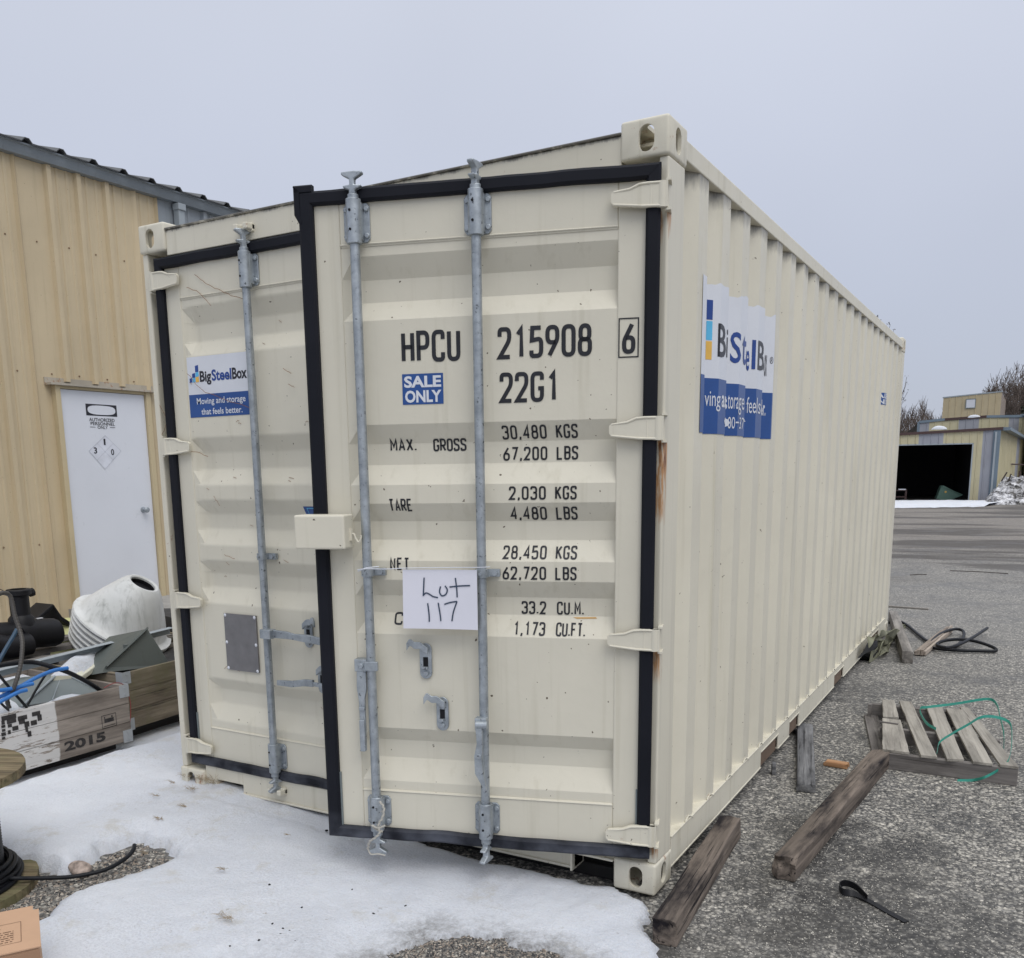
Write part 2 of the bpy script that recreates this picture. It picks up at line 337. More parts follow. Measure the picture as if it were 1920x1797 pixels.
# ------------------------------------------------------------------ lettering
def arc_round(pts,closed=False):
    P=[(p[0],p[1],(p[2] if len(p)>2 else 0)) for p in pts]; n=len(P); o=[]
    for i,(x,y,r) in enumerate(P):
        if r==0 or (not closed and i in (0,n-1)): o.append((x,y)); continue
        a=P[(i-1)%n]; b=P[(i+1)%n]; c=Vector((x,y)); d1=(Vector(a[:2])-c); d2=(Vector(b[:2])-c)
        rr=min(r,d1.length*.499,d2.length*.499); s0=c+d1.normalized()*rr; s1=c+d2.normalized()*rr
        for k in range(7):
            t=k/6; q=(1-t)**2*s0+2*t*(1-t)*c+t*t*s1; o.append((q.x,q.y))
    if closed: o.append(o[0])
    return o
q=.22
GL={'0':[([(0,0,q),(.5,0,q),(.5,1,q),(0,1,q)],1)],'O':[([(0,0,q),(.5,0,q),(.5,1,q),(0,1,q)],1)],
'1':[([(.12,.80),(.3,1),(.3,0)],0)],'2':[([(0,.74),(0,1,q),(.5,1,q),(.5,.60,.15),(0,0),(.52,0)],0)],
'3':[([(0,.8),(0,1,q),(.5,1,q),(.5,.53,.16),(.2,.53)],0),([(.2,.53),(.5,.53,.16),(.5,0,q),(0,0,q),(0,.2)],0)],
'4':[([(.4,0),(.4,1),(0,.28),(.52,.28)],0)],'5':[([(.48,1),(.05,1),(.02,.56),(.5,.62,.2),(.5,0,q),(0,0,q),(0,.2)],0)],
'6':[([(.42,1),(.0,.42,.12),(0,0,q),(.5,0,q),(.5,.52,q),(.08,.52)],0)],'7':[([(0,1),(.5,1),(.16,0)],0)],
'8':[([(0,0,q),(.5,0,q),(.5,.52,.17),(0,.52,.17)],1),([(.03,.52,.17),(.47,.52,.17),(.47,1,q),(.03,1,q)],1)],
'9':[([(.42,.46),(0,.46,q),(0,1,q),(.5,1,q),(.5,.56,.12),(.1,0)],0)],
'A':[([(0,0),(.25,1),(.5,0)],0),([(.09,.3),(.41,.3)],0)],'B':[([(0,0),(0,1),(.5,1,q),(.5,.53,.17),(0,.53)],0),([(.2,.53),(.5,.53,.17),(.5,0,q),(0,0)],0)],
'C':[([(.5,.74),(.5,1,q),(0,1,q),(0,0,q),(.5,0,q),(.5,.26)],0)],'E':[([(.48,1),(0,1),(0,0),(.48,0)],0),([(0,.52),(.4,.52)],0)],
'F':[([(.48,1),(0,1),(0,0)],0),([(0,.52),(.4,.52)],0)],'G':[([(.5,.76),(.5,1,q),(0,1,q),(0,0,q),(.5,0,q),(.5,.44),(.3,.44)],0)],
'H':[([(0,0),(0,1)],0),([(.5,0),(.5,1)],0),([(0,.5),(.5,.5)],0)],'K':[([(0,0),(0,1)],0),([(.5,1),(.03,.45)],0),([(.15,.6),(.52,0)],0)],
'L':[([(0,1),(0,0),(.48,0)],0)],'M':[([(0,0),(0,1),(.27,.35),(.54,1),(.54,0)],0)],'N':[([(0,0),(0,1),(.5,0),(.5,1)],0)],
'P':[([(0,0),(0,1),(.5,1,q),(.5,.46,q),(0,.46)],0)],'R':[([(0,0),(0,1),(.5,1,q),(.5,.46,q),(0,.46)],0),([(.22,.46),(.52,0)],0)],
'S':[([(.5,.78),(.5,1,q),(0,1,q),(0,.58,.2),(.5,.46,.2),(.5,0,q),(0,0,q),(0,.22)],0)],'T':[([(0,1),(.5,1)],0),([(.25,1),(.25,0)],0)],
'U':[([(0,1),(0,0,q),(.5,0,q),(.5,1)],0)],'X':[([(0,0),(.5,1)],0),([(0,1),(.5,0)],0)],'.':[([(.02,.0),(.02,.12)],0)],',':[([(.06,.13),(.0,-.12)],0)]}
def stroke_geo(mb,pts,t,closed):
    n=len(pts); L=[]
    for i in range(n):
        p=Vector(pts[i])
        if closed: a=Vector(pts[(i-1)%(n-1)] if i else pts[n-2]); b=Vector(pts[(i+1)%(n-1)] if i<n-1 else pts[1])
        else: a=Vector(pts[max(0,i-1)]); b=Vector(pts[min(n-1,i+1)])
        d1=(p-a); d2=(b-p); d1=d1.normalized() if d1.length>1e-9 else d2.normalized(); d2=d2.normalized() if d2.length>1e-9 else d1
        m_=(Vector((-d1.y,d1.x))+Vector((-d2.y,d2.x))); 
        if m_.length<1e-6: m_=Vector((-d1.y,d1.x))
        m_.normalize(); k=min(1/max(.3,m_.dot(Vector((-d1.y,d1.x)))),2.2)
        L.append((p+m_*t/2*k,p-m_*t/2*k))
    v=[];f=[]
    for a,b in L: v+=[(a.x,a.y,0),(b.x,b.y,0)]
    for i in range(n-1): f.append((2*i,2*i+1,2*i+3,2*i+2))
    mb.add(v,f)
def stroke_text(txt,x0,x1,z0,z1,thick=.13,mono=True,gap=.3):
    """plotter style lettering fitted between x0..x1 and z0..z1"""
    H=z1-z0; xs=[];x=0
    for ch in txt:
        wd={'1':.5,'.':.06,',':.08,' ':.5,'M':.54}.get(ch,.5); xs.append(x); x+=wd+gap
    tot=x-gap; sx=(x1-x0-thick*H)/tot; sz=H*(1-thick); mb=MB()
    for ch,xo in zip(txt,xs):
        for pts,cl in GL.get(ch,[]):
            pp=[(x0+thick*H/2+(a+xo)*sx,z0+thick*H/2+b*sz) for a,b in arc_round(pts,cl)]
            stroke_geo(mb,pp,thick*H,cl)
    return mb
def font_text(txt,x0,x1,z0,z1,bold=.0,align='CENTER',space=1.0,keep=False):
    cu=bpy.data.curves.new('t','FONT'); cu.body=txt; cu.offset=bold; cu.align_x=align; cu.space_line=space; cu.resolution_u=3
    o=bpy.data.objects.new('t',cu); col.objects.link(o); dg=bpy.context.evaluated_depsgraph_get()
    me=bpy.data.meshes.new_from_object(o.evaluated_get(dg)); bpy.data.objects.remove(o)
    xs=[v.co.x for v in me.vertices]; ys=[v.co.y for v in me.vertices]; mb=MB()
    a,b,c,d=min(xs),max(xs),min(ys),max(ys)
    mb.v=[(x0+(v.co.x-a)/(b-a)*(x1-x0),z0+(v.co.y-c)/(d-c)*(z1-z0),0) for v in me.vertices]; mb.f=[tuple(p.vertices) for p in me.polygons]
    bpy.data.meshes.remove(me); return mb
def rect2(x0,x1,z0,z1): return MB().add([(x0,z0,0),(x1,z0,0),(x1,z1,0),(x0,z1,0)],[(0,1,2,3)])
def poly2(pts): return MB().add([(x,z,0) for x,z in pts],[tuple(range(len(pts)))])
def frame2(x0,x1,z0,z1,t):
    mb=MB()
    for r_ in ((x0,x1,z0,z0+t),(x0,x1,z1-t,z1),(x0,x0+t,z0+t,z1-t),(x1-t,x1,z0+t,z1-t)): mb.add(rect2(*r_).v,[(0,1,2,3)])
    return mb
def flat(name,mbs,fn,m,parent=None,bx=(),bz=(),**k):
    """2D shapes -> mesh draped on a surface: cut along the folds, then mapped by fn(a,b)"""
    mb=MB()
    for q_ in (mbs if isinstance(mbs,list) else [mbs]): mb.add(q_.v,q_.f)
    me=bpy.data.meshes.new(name); me.from_pydata(mb.v,[],mb.f); bm=bmesh.new(); bm.from_mesh(me)
    for ax,bs in ((0,bx),(1,bz)):
        for b in bs:
            co=Vector((0,0,0)); co[ax]=b; no=Vector((0,0,0)); no[ax]=1
            bmesh.ops.bisect_plane(bm,geom=bm.verts[:]+bm.edges[:]+bm.faces[:],plane_co=co,plane_no=no,dist=1e-6)
    for v in bm.verts: v.co=fn(v.co.x,v.co.y)
    bmesh.ops.triangulate(bm,faces=bm.faces[:])
    bm.to_mesh(me); bm.free(); me.materials.append(m); return ob(name,me,parent,**k)

# ================================================================== SETTING
GZ=-.02
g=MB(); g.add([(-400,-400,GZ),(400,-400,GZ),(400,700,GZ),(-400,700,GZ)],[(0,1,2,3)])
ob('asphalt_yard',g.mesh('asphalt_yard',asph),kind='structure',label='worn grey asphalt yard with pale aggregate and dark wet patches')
# snow sheet -------------------------------------------------------
def poly_sd(x,y,P):
    d=1e9; ins=False; n=len(P); j=n-1
    for i in range(n):
        xi,yi=P[i]; xj,yj=P[j]
        if (yi>y)!=(yj>y) and x<(xj-xi)*(y-yi)/(yj-yi)+xi: ins=not ins
        ex,ey=xj-xi,yj-yi; wx,wy=x-xi,y-yi; t=max(0,min(1,(wx*ex+wy*ey)/(ex*ex+ey*ey))); dd=(wx-ex*t)**2+(wy-ey*t)**2
        if dd<d: d=dd
        j=i
    d=math.sqrt(d); return d if ins else -d
def G2(px,py,z=0): p=PZ(px,py,z); return (p.x,p.y)
outer=[(-4.3,9),(-4.3,-6),(2.2,-6),G2(1330,2050),G2(1262,1850),G2(1236,1792),G2(1238,1768),G2(1216,1728),G2(1222,1712),G2(1228,1690),G2(1160,1666),G2(1074,1646),G2(980,1627),G2(900,1609),G2(835,1590),G2(775,1574),(.80,.12),(.2,.12),(-.1,.25),(-.18,3),(-.2,9)]
hole=[G2(*q_) for q_ in ((-140,1800),(-140,1610),(30,1618),(95,1640),(140,1636),(195,1600),(262,1574),(302,1590),(335,1612),(240,1644),(160,1672),(110,1694),(66,1735))]
bare=[G2(*q_) for q_ in ((690,1830),(735,1790),(790,1765),(850,1756),(920,1762),(1000,1784),(1080,1815),(1150,1900),(900,2000),(700,1950))]
def snow_h(x,y):
    d=poly_sd(x,y,outer); h1=-poly_sd(x,y,hole); h2=-poly_sd(x,y,bare)
    nn=noise.noise(Vector((x*9,y*9,1)))*.026+noise.noise(Vector((x*26,y*26,5)))*.016
    base=.050 if x<.2 else .050-.040*min(1,(x-.2)/1.3)
    if y>-.12 and x>-.1: base=min(base,.045-.035*min(1,max(0,(x-.2)/.9)))
    if x<-.15: base+=.02*min(1,(-.15-x)/.3)
    base+=.018*noise.noise(Vector((x*1.4,y*1.4,3)))+.010*noise.noise(Vector((x*5,y*5,9)))+.005*noise.noise(Vector((x*17,y*17,2)))-.018*max(0,noise.noise(Vector((x*3.3,y*3.3,14)))-.35)*3
    hx=max(-1.95-x,x+.77,-1.1-y,y-1.62); e4=min(max(0,hx)/.16,1); base=(base-GZ)*(.12+.88*e4)+GZ
    d+=nn; h1+=nn; h2s=h2+nn*2.5
    e1=min(d/.05,1); e2=min(h1/.09,1) ; e3=min((h2s)/.24,1)
    mn=min(e1,e2,e3)
    if mn<=0: return None,1
    f1=math.sqrt(max(0,e1))*math.sqrt(max(0,e2)); f3=max(0,e3)**.8
    z=GZ+.004+(base-GZ)*f1*(.2+.8*f3)
    if y<-.9 and x>.3: z=min(z,z)
    thin=max(0,1-e3*.95)**1.6*.95; thin=max(thin,max(0,.5-e1*1.3),max(0,.35-e2))
    # icy, slushy strip towards the camera
    thin=max(thin,.30*max(0,min(1,(-y-.45)/.5))*max(0,min(1,(x-1.0)/.5)), .22*max(0,noise.noise(Vector((x*2.1,y*2.1,31)))+.1))
    # mound on the near side of the bare strip by the spool
    return z,thin
def build_snow():
    v=[];idx={};th=[];f=[]
    def axis(a,b,dense0,dense1,s1,s2):
        o=[];x=a
        while x<b: o.append(x); x+=s1 if dense0<=x<=dense1 else s2
        return o
    X=axis(-4.3,2.9,-.9,2.9,.022,.06); Y=axis(-3.2,5,-1.9,.35,.022,.06)
    for i,x in enumerate(X):
        for j,y in enumerate(Y):
            z,t=snow_h(x,y)
            if z is None: continue
            idx[i,j]=len(v); v.append((x,y,z)); th.append(t)
    for i in range(len(X)-1):
        for j in range(len(Y)-1):
            k_=[idx.get(c) for c in ((i,j),(i+1,j),(i+1,j+1),(i,j+1))]
            k2=[c for c in k_ if c is not None]
            if len(k2)>=3: f.append(tuple(k2))
    # drop the rim to the ground
    cnt={}
    for q_ in f:
        for a in range(len(q_)):
            e_=tuple(sorted((q_[a],q_[(a+1)%len(q_)]))); cnt[e_]=cnt.get(e_,0)+1
    rim={a for e_,c in cnt.items() if c==1 for a in e_}
    for a in rim: v[a]=(v[a][0],v[a][1],GZ-.01)
    me=bpy.data.meshes.new('snow_cover'); me.from_pydata(v,[],f); me.update()
    at=me.attributes.new('thin','FLOAT','POINT'); at.data.foreach_set('value',th)
    me.materials.append(snowm); me.polygons.foreach_set('use_smooth',[True]*len(me.polygons))
    ob('snow_cover',me,kind='structure',label='thin sheet of old snow melting over the gravel')
build_snow()
def in_poly(x,y,P): return poly_sd(x,y,P)>0
def pebbles(name,fn_pts,label,m=stonem):
    mb=MB()
    for (x,y,z,s) in fn_pts:
        rz=rnd.uniform(0,6.28); c,sn=math.cos(rz),math.sin(rz); a,b,h=s*rnd.uniform(.7,1.2),s*rnd.uniform(.5,.9),s*rnd.uniform(.35,.7)
        base=[(a,0,0),(a*.3,b,0),(-a*.8,b*.6,0),(-a,-b*.4,0),(-a*.1,-b,0),(a*.7,-b*.6,0)]
        vs=[(x+p[0]*c-p[1]*sn,y+p[0]*sn+p[1]*c,z) for p in base]+[(x+(p[0]*c-p[1]*sn)*rnd.uniform(.4,.75),y+(p[0]*sn+p[1]*c)*rnd.uniform(.4,.75),z+h*rnd.uniform(.7,1)) for p in base]
        mb.add(vs,[(i,(i+1)%6,(i+1)%6+6,i+6) for i in range(6)]+[tuple(range(6,12))])
    return mb.build(name,m,smooth=40,kind='stuff',label=label)
def sc_pts(P,n,s0,s1,z):
    xs=[p[0] for p in P]; ys=[p[1] for p in P]; o=[]
    while len(o)<n:
        x,y=rnd.uniform(min(xs),max(xs)),rnd.uniform(min(ys),max(ys))
        if in_poly(x,y,P): o.append((x,y,z,s0+(s1-s0)*rnd.random()**2.5))
    return o
gr_=[(hx*1.0,hy*1.0) for hx,hy in hole]
pebbles('gravel_patch',sc_pts(gr_,2600,.004,.013,GZ),'wet stony gravel showing through the gap in the snow by the spool')
pebbles('gravel_patch',sc_pts([G2(*q_) for q_ in ((640,1850),(700,1790),(780,1750),(870,1738),(960,1750),(1060,1785),(1130,1840),(900,1900))],5200,.003,.0085,GZ+.001),'loose brown gravel in the melted patch at the bottom edge')
near=[G2(1240,1797),G2(1290,1640),G2(1440,1470),G2(1640,1350),G2(1920,1350),G2(1960,1850),G2(1240,1850)]
pebbles('loose_grit',sc_pts(near,17000,.0028,.0056,GZ-.001)+sc_pts(near,120,.006,.012,GZ),'loose grit and small stones on the asphalt beside the container',palem)
dots=[]
for (px,py) in ((585,1707),(510,1722),(530,1732),(542,1735),(525,1741),(553,1754),(485,1752),(484,1780),(612,1553),(505,1653),(565,1692),(660,1660),(700,1700),(760,1690),(430,1760)):
    p=PZ(px,py,.035); z,_=snow_h(p.x,p.y); dots.append((p.x,p.y,(z or 0)-.002,rnd.uniform(.004,.009)))
pebbles('dark_crumbs',dots,'scattered dark crumbs lying on the snow in front of the doors',blackp)
# snow strip in front of the shed
st=MB(); a0,a1=PZ(1600,955,GZ),PZ(1845,951,GZ); a2,a3=PZ(1905,941.5,GZ),PZ(1600,940.5,GZ)
n_=24; vs=[];fs=[]
for i in range(n_+1):
    t=i/n_
    for k,s in enumerate((0,.15,.5,.85,1)):
        p=(a0.lerp(a1,t)).lerp(a3.lerp(a2,t),s); jx=noise.noise(Vector((i*.7,k,0)))*.9
        vs.append((p.x,p.y+jx*(1 if k in(0,) else 0),GZ+(.012 if k in (0,4) else .10+.03*noise.noise(Vector((i*.5,k*2,4))))))
for i in range(n_):
    for k in range(4): fs.append((i*5+k,i*5+5+k,i*5+6+k,i*5+1+k))
st.add(vs,fs); me=st.mesh('snow_strip',snowm,80); ob('snow_strip',me,kind='structure',label='flat strip of snow before the dark shed opening')

# ================================================================== CONTAINER
BX=thing('shipping_container','large cream steel shipping container with its right door ajar and black lock number lettering','shipping container')
Wd,Ln,Hh=2.438,6.058,2.591
# corner casting (boolean-cut once, then shared, mirrored copies as their own meshes)
def casting_mesh():
    def bo(mb,bev=0):
        o=mb.build('tmp',creamw,bevel=bev,seg=3); return o
    A=bo(MB().box((0,0,0),(.162,.178,.118)),.010)
    cut=MB().box((.013,.013,.013),(.149,.165,.105)); C0=bo(cut)
    def slot(w_,h_,d0,d1,M_):
        pts=[]
        for k in range(10): a=math.pi*k/9; pts.append((w_/2*math.cos(a),(h_-w_)/2+w_/2*math.sin(a)))
        for k in range(10): a=math.pi+math.pi*k/9; pts.append((w_/2*math.cos(a),-(h_-w_)/2+w_/2*math.sin(a)))
        return bo(MB().prism(pts,(d0,d1),M_))
    cs=[C0,slot(.052,.080,-.05,.05,Matrix.Translation((.088,0,.058))),slot(.052,.080,-.05,.05,Matrix.Translation((.162,.089,.058))@Matrix.Rotation(R(90),4,'Z')),
        slot(.062,.115,-.05,.05,Matrix.Translation((.10,.089,.118))@Matrix.Rotation(R(90),4,'X'))]
    for c in cs:
        md=A.modifiers.new('x','BOOLEAN'); md.operation='DIFFERENCE'; md.object=c; md.solver='EXACT'
    dg=bpy.context.evaluated_depsgraph_get(); me=bpy.data.meshes.new_from_object(A.evaluated_get(dg))
    for o in [A]+cs: bpy.data.objects.remove(o)
    shade(me,30); me.materials.clear(); me.materials.append(creamc); return me
cm=casting_mesh()
def mirrored(me,sx,sy,sz):
    c=me.copy(); c.transform(Matrix.Diagonal((sx,sy,sz,1)))
    if sx*sy*sz<0: c.flip_normals()
    return c
for sx in (1,-1):
    for sy in (1,-1):
        for sz in (1,-1):
            x=Wd if sx==1 else 0; y=0 if sy==1 else Ln; z=Hh-.118 if sz==1 else .118
            m2=mirrored(cm,sx,sy,sz); x0=x-.162 if sx==1 else .162
            ob('corner_casting',m2,BX,loc=(x0,y,z))
# posts
def post(mb,mir=False,y0=.012,back=False):
    f=(lambda x:Wd-x) if mir else (lambda x:x)
    def bx_(a,b): mb.box((min(f(a[0]),f(b[0])),a[1],a[2]),(max(f(a[0]),f(b[0])),b[1],b[2]))
    if not back:
        bx_((2.402,y0,.118),(2.435,.168,Hh-.118)); bx_((2.325,.085,.118),(2.402,.168,Hh-.118))
    else: bx_((2.33,Ln-.16,.118),(2.435,Ln-.012,Hh-.118))
for mir in (False,True):
    mb=MB(); post(mb,mir); mb.build('corner_post',postm if not mir else creamw,BX,bevel=.007,seg=3)
    mb=MB(); post(mb,mir,back=True); mb.build('corner_post',creamw,BX,bevel=.005)
# header, sill
mb=MB().box((.162,.012,2.452),(2.276,.075,2.556)); mb.box((.162,.004,2.556),(2.276,.12,2.564)); mb.build('door_header',creamh,BX,bevel=.003)
mb=MB().box((.405,.014,.036),(2.114,.09,.145)).box((.162,.014,.036),(.235,.09,.145)).box((.235,.014,.082),(.405,.09,.145)).box((2.114,.014,.103),(2.276,.09,.145))
mb.box((.405,.004,.036),(2.114,.014,.046)).box((2.104,-.006,.030),(2.114,.10,.145)).box((2.114,-.004,.10),(2.276,.014,.110))
mb.build('door_sill',creamw,BX,bevel=.003)
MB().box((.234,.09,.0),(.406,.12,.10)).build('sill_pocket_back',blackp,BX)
# side rails
mb=MB().box((2.372,.178,2.500),(2.434,Ln-.178,2.562)); mb.build('top_rail',creamw,BX,bevel=.004)
MB().box((.004,.178,2.500),(.066,Ln-.178,2.562)).build('top_rail',creamw,BX,bevel=.004)
rail=MB(); pk=[(1.50,1.86),(2.12,2.36),(3.45,3.80),(4.92,5.5)]; y=.178
def railseg(y0,y1,z0): rail.box((2.425,y0,z0),(2.433,y1,.158)); rail.box((2.385,y0,.158),(2.436,y1,.165)); rail.box((2.40,y0,z0-.004),(2.436,y1,z0+.003))
for a,b in pk:
    railseg(y,a,.045); railseg(a,b,.125); y=b
railseg(y,Ln-.178,.045); rail.build('bottom_rail',paint('cream_rail_grimy_foot',CREAM,.10,.5,rust=.6,dirt=.6,speck=1,grime=(.075,.02,.05)).m,BX,bevel=.002)
MB().box((.006,.178,.045),(.04,Ln-.178,.165)).build('bottom_rail',creamw,BX)
for a,b in pk: MB().box((2.34,a,.035),(2.42,b,.125)).build('fork_pocket',plain('rusty_pocket_steel',(.16,.11,.075),.8) if a==1.50 else bpy.data.materials['rusty_pocket_steel'],BX)
# corrugated side
PITCH=.2755; E0=.436
XC,XV=2.430,2.394
def side_breaks():
    o=[]
    k=-1
    while True:
        e_=E0+PITCH*k   # far end of crest
        o+= [(e_-.100,XC),(e_,XC),(e_+.062,XV),(e_+PITCH-.100-.062,XV)]
        if e_>6.2: break
        k+=1
    return sorted([q_ for q_ in o if .168<=q_[0]<=Ln-.165])
SB=side_breaks(); SB=[(.168,XC)]+[q_ for q_ in SB if q_[0]>.17]+[(Ln-.16,XC)]
def side_x(y):
    for (a,xa),(b,xb) in zip(SB,SB[1:]):
        if a<=y<=b: return xa+(xb-xa)*(y-a)/max(1e-6,b-a)
    return XC
mb=MB()
for z in (.163,2.502):
    mb.v+=[(x,y,z) for y,x in SB]
n_=len(SB); mb.f=[(i,i+1,n_+i+1,n_+i) for i in range(n_-1)]
sp_=mb.build('side_panel',creams,BX,smooth=None); md=sp_.modifiers.new('s','SOLIDIFY'); md.thickness=.002; md.offset=-1
md=sp_.modifiers.new('b','BEVEL'); md.width=.008; md.segments=2; md.limit_method='ANGLE'; md.angle_limit=R(20)
weld=MB()   # bright weld beads along the panel foot
for k in range(0,21):
    e_=E0+PITCH*k
    if e_+.2>Ln-.2: break
    weld.tube([(side_x(y_)+.004,y_,.166+.012*math.sin(j*.9)) for j,y_ in enumerate([e_-.1+.02*i for i in range(11)])],.003,5)
weld.build('weld_bead',creamw,BX,smooth=40,kind='stuff')
mb=MB(); mb.v=[(Wd-x,y,z) for z in (.163,2.502) for y,x in SB]; mb.f=[(i,i+1,n_+i+1,n_+i) for i in range(n_-1)]
mb.build('side_panel',cream,BX)
mb=MB().box((.05,.1,2.538),(2.39,Ln-.1,2.548)); mb.build('roof',creamw,BX)
MB().box((.16,Ln-.03,.12),(2.28,Ln-.01,2.56)).build('end_wall',cream,BX)
fl=MB().box((.05,.12,.14),(2.38,Ln-.1,.165))
for i in range(19): fl.box((.05,.3+i*.3,.045),(2.38,.345+i*.3,.14))
fl.build('floor_frame',plain('underfloor_dark_steel',(.05,.045,.04),.8),BX)
MB().box((.55,.09,GZ),(2.26,.24,.033)).build('gap_shade_board',plain('gap_shade_black',(.014,.013,.013),.8),bevel=.006,label='black board put in under the front sill so the gap looks shaded',cat='board')  # board added below the sill, its near-black colour stands for the gap's shade
# ---------------- doors
TZ=[2.263,2.233,2.162,2.088,2.024,1.676,1.611,1.538,1.468,1.403,1.339,1.273,1.201,1.132,1.071,1.008,.934,.58,.525,.457,.375,.340]
TD=[0,0,.036,.036,0,0,.036,.036,0,0,.036,.036,0,0,.036,.036,0,0,.036,.036,0,0]
CRP=.004
def door_y(z):
    if z>2.263 or z<.34: return 0
    for i in range(len(TZ)-1):
        if TZ[i]>=z>=TZ[i+1]:
            t=(TZ[i]-z)/(TZ[i]-TZ[i+1]); return TD[i]+(TD[i+1]-TD[i])*t+CRP
    return 0
def door_leaf(mir):
    """door-local: x from the hinge (0) to the free edge, mirrored by s; outward is -y"""
    s=1 if mir else -1
    X=lambda a: s*a
    D=MB()
    def bx_(x0,x1,y0,y1,z0,z1,mb=D): mb.box((min(X(x0),X(x1)),y0,z0),(max(X(x0),X(x1)),y1,z1))
    px0,px1=.137,1.077
    bx_(.045,px0,0,.045,.17,2.43); bx_(px1,1.18,0,.045,.17,2.43); bx_(px0,px1,0,.045,2.263,2.43); bx_(px0,px1,0,.045,.17,.34)
    root=D.build('door',cream,BX,bevel=.004,label='left container door, shut, with blue and white sticker' if mir else 'right container door swung slightly open, with black lettering')
    P_=MB(); xs=[px0,px0+(.045 if mir else .001),px1-.045,px1]
    for xi,x in enumerate(xs):
        for z,d in zip(TZ,TD): P_.v.append((X(x),(0 if xi in (0,3) else d)+CRP,z))
    n=len(TZ)
    for xi in range(3):
        for i in range(n-1): P_.f.append((xi*n+i,xi*n+i+1,(xi+1)*n+i+1,(xi+1)*n+i))
    p_=P_.build('door_panel',cream,root)
    md=p_.modifiers.new('b','BEVEL'); md.width=.006; md.segments=2; md.limit_method='ANGLE'; md.angle_limit=R(15)
    # seam bead
    each(MB().tube([(X(px0),-.001,2.272),(X(px1),-.001,2.272)],.0028,6).tube([(X(px0),-.001,.335),(X(px1),-.001,.335)],.0028,6),'seam_bead',creamw,root,smooth=50)
    # gasket ring
    gk=MB()
    def gbar(pts_,w_,th=.022):
        pts_=catmull(pts_,6); gk_=MB()
        return pts_
    ox,ix=(1.216,1.166); hx0,hx1=.004,.05
    z0,z1,zi0,zi1=.147,2.447,.190,2.402
    def strip(a0,a1,b0,b1,n=14,wob=.0,ph=0):
        # quad strip with rounded section between outer line a0->a1 and inner line b0->b1
        v=[];f=[];sec=[(0,.006),(0,-.014),(.18,-.020),(.82,-.020),(1,-.012),(1,.006)]
        for i in range(n+1):
            t=i/n; a=Vector(a0).lerp(Vector(a1),t); b=Vector(b0).lerp(Vector(b1),t); wv=wob*noise.noise(Vector((t*7+ph,ph,0)))
            for (u,yy) in sec:
                q_=a.lerp(b,u); v.append((X(q_.x),yy-.002-(wob*.3*math.sin(t*9+ph)),q_.y+wv))
        m_=len(sec)
        for i in range(n):
            for k in range(m_): f.append((i*m_+k,i*m_+(k+1)%m_,(i+1)*m_+(k+1)%m_,(i+1)*m_+k))
        gk.add(v,f+[tuple(range(m_)),tuple(n*m_+k for k in range(m_))])
    strip((hx0,z1),(ox,z1),(hx1,zi1),(ix,zi1),20,.004,1)
    strip((hx0,z0),(ox,z0),(hx1,zi0),(ix,zi0),24,.006,5)
    strip((hx0,z0),(hx0,z1),(hx1,zi0),(hx1,zi1),10,0,2)
    strip((ox,z0),(ox,z1),(ix,zi0),(ix,zi1),10,0,3)
    if not mir:
        strip((1.232,2.375),(1.232,2.468),(1.205,2.375),(1.205,2.445),3); strip((1.232,2.468),(1.165,2.468),(1.225,2.44),(1.165,2.44),3)
        strip((1.232,2.375),(1.212,2.34),(1.205,2.375),(1.20,2.345),2)
    gk.build('door_gasket',rub,root,smooth=30)
    # small cover strips riveted over gasket foot
    each(MB().box((min(X(1.160),X(1.166)),-.008,.19),(max(X(1.160),X(1.166)),.0,.40)).box((min(X(.05),X(.056)),-.008,.22),(max(X(.05),X(.056)),0,.40)),'gasket_retainer',greym,root)
    # hinges
    for hz in (2.351,1.6415,.940,.237):
        h=MB(); pr=[(-.018,.038),(.045,.038),(.07,.036),(.10,.024),(.150,.018),(.158,.010),(.158,-.014),(.150,-.026),(.06,-.036),(-.018,-.038)]
        h.prism([(X(a),hz+b) for a,b in pr],(-.030,-.017))
        h.tube([(X(.0),-.018,hz-.038),(X(.0),-.018,hz+.038)],.016,14)
        h.tube([(X(.0),-.029,hz+.034),(X(.045),-.030,hz+.034),(X(.07),-.030,hz+.032),(X(.10),-.029,hz+.020),(X(.150),-.027,hz+.014)],.0042,8)
        h.tube([(X(.0),-.029,hz-.034),(X(.06),-.030,hz-.032),(X(.150),-.028,hz-.022)],.0042,8)
        h.tube([(X(.035),-.020,hz-.036),(X(.035),-.020,hz+.036)],.011,8)
        hb=h.build('hinge',creamw,root,smooth=35)
        lg=MB().box((min(X(-.012),X(-.028)),-.024,hz-.046),(max(X(-.012),X(-.028)),.05,hz-.040)).box((min(X(-.012),X(-.028)),-.024,hz+.040),(max(X(-.012),X(-.028)),.05,hz+.046))
        each(lg,'hinge_lug',creamw,root)
    return root,X
def cam_head(x,z,up,rot,root,X):
    """double-flanged cam end of a locking bar"""
    s=1 if up else -1; mb=MB(); Mx=Matrix.Translation((x,-.035,z))@Matrix.Rotation(rot,4,'Z')
    pr=[(-.012,0),(-.010,.018),(-.030,.026),(-.032,.032),(-.008,.034),(-.009,.052),(-.036,.066),(-.036,.074),(-.008,.076),(.008,.076),(.036,.074),(.036,.066),(.009,.052),(.008,.034),(.032,.032),(.030,.026),(.010,.018),(.012,0)]
    mb.prism([(a,b*s) for a,b in pr],(-.011,.011),Mx); mb.tube([(x,-.035,z-.045*s),(x,-.035,z+.006*s)],.0185,12)
    return mb
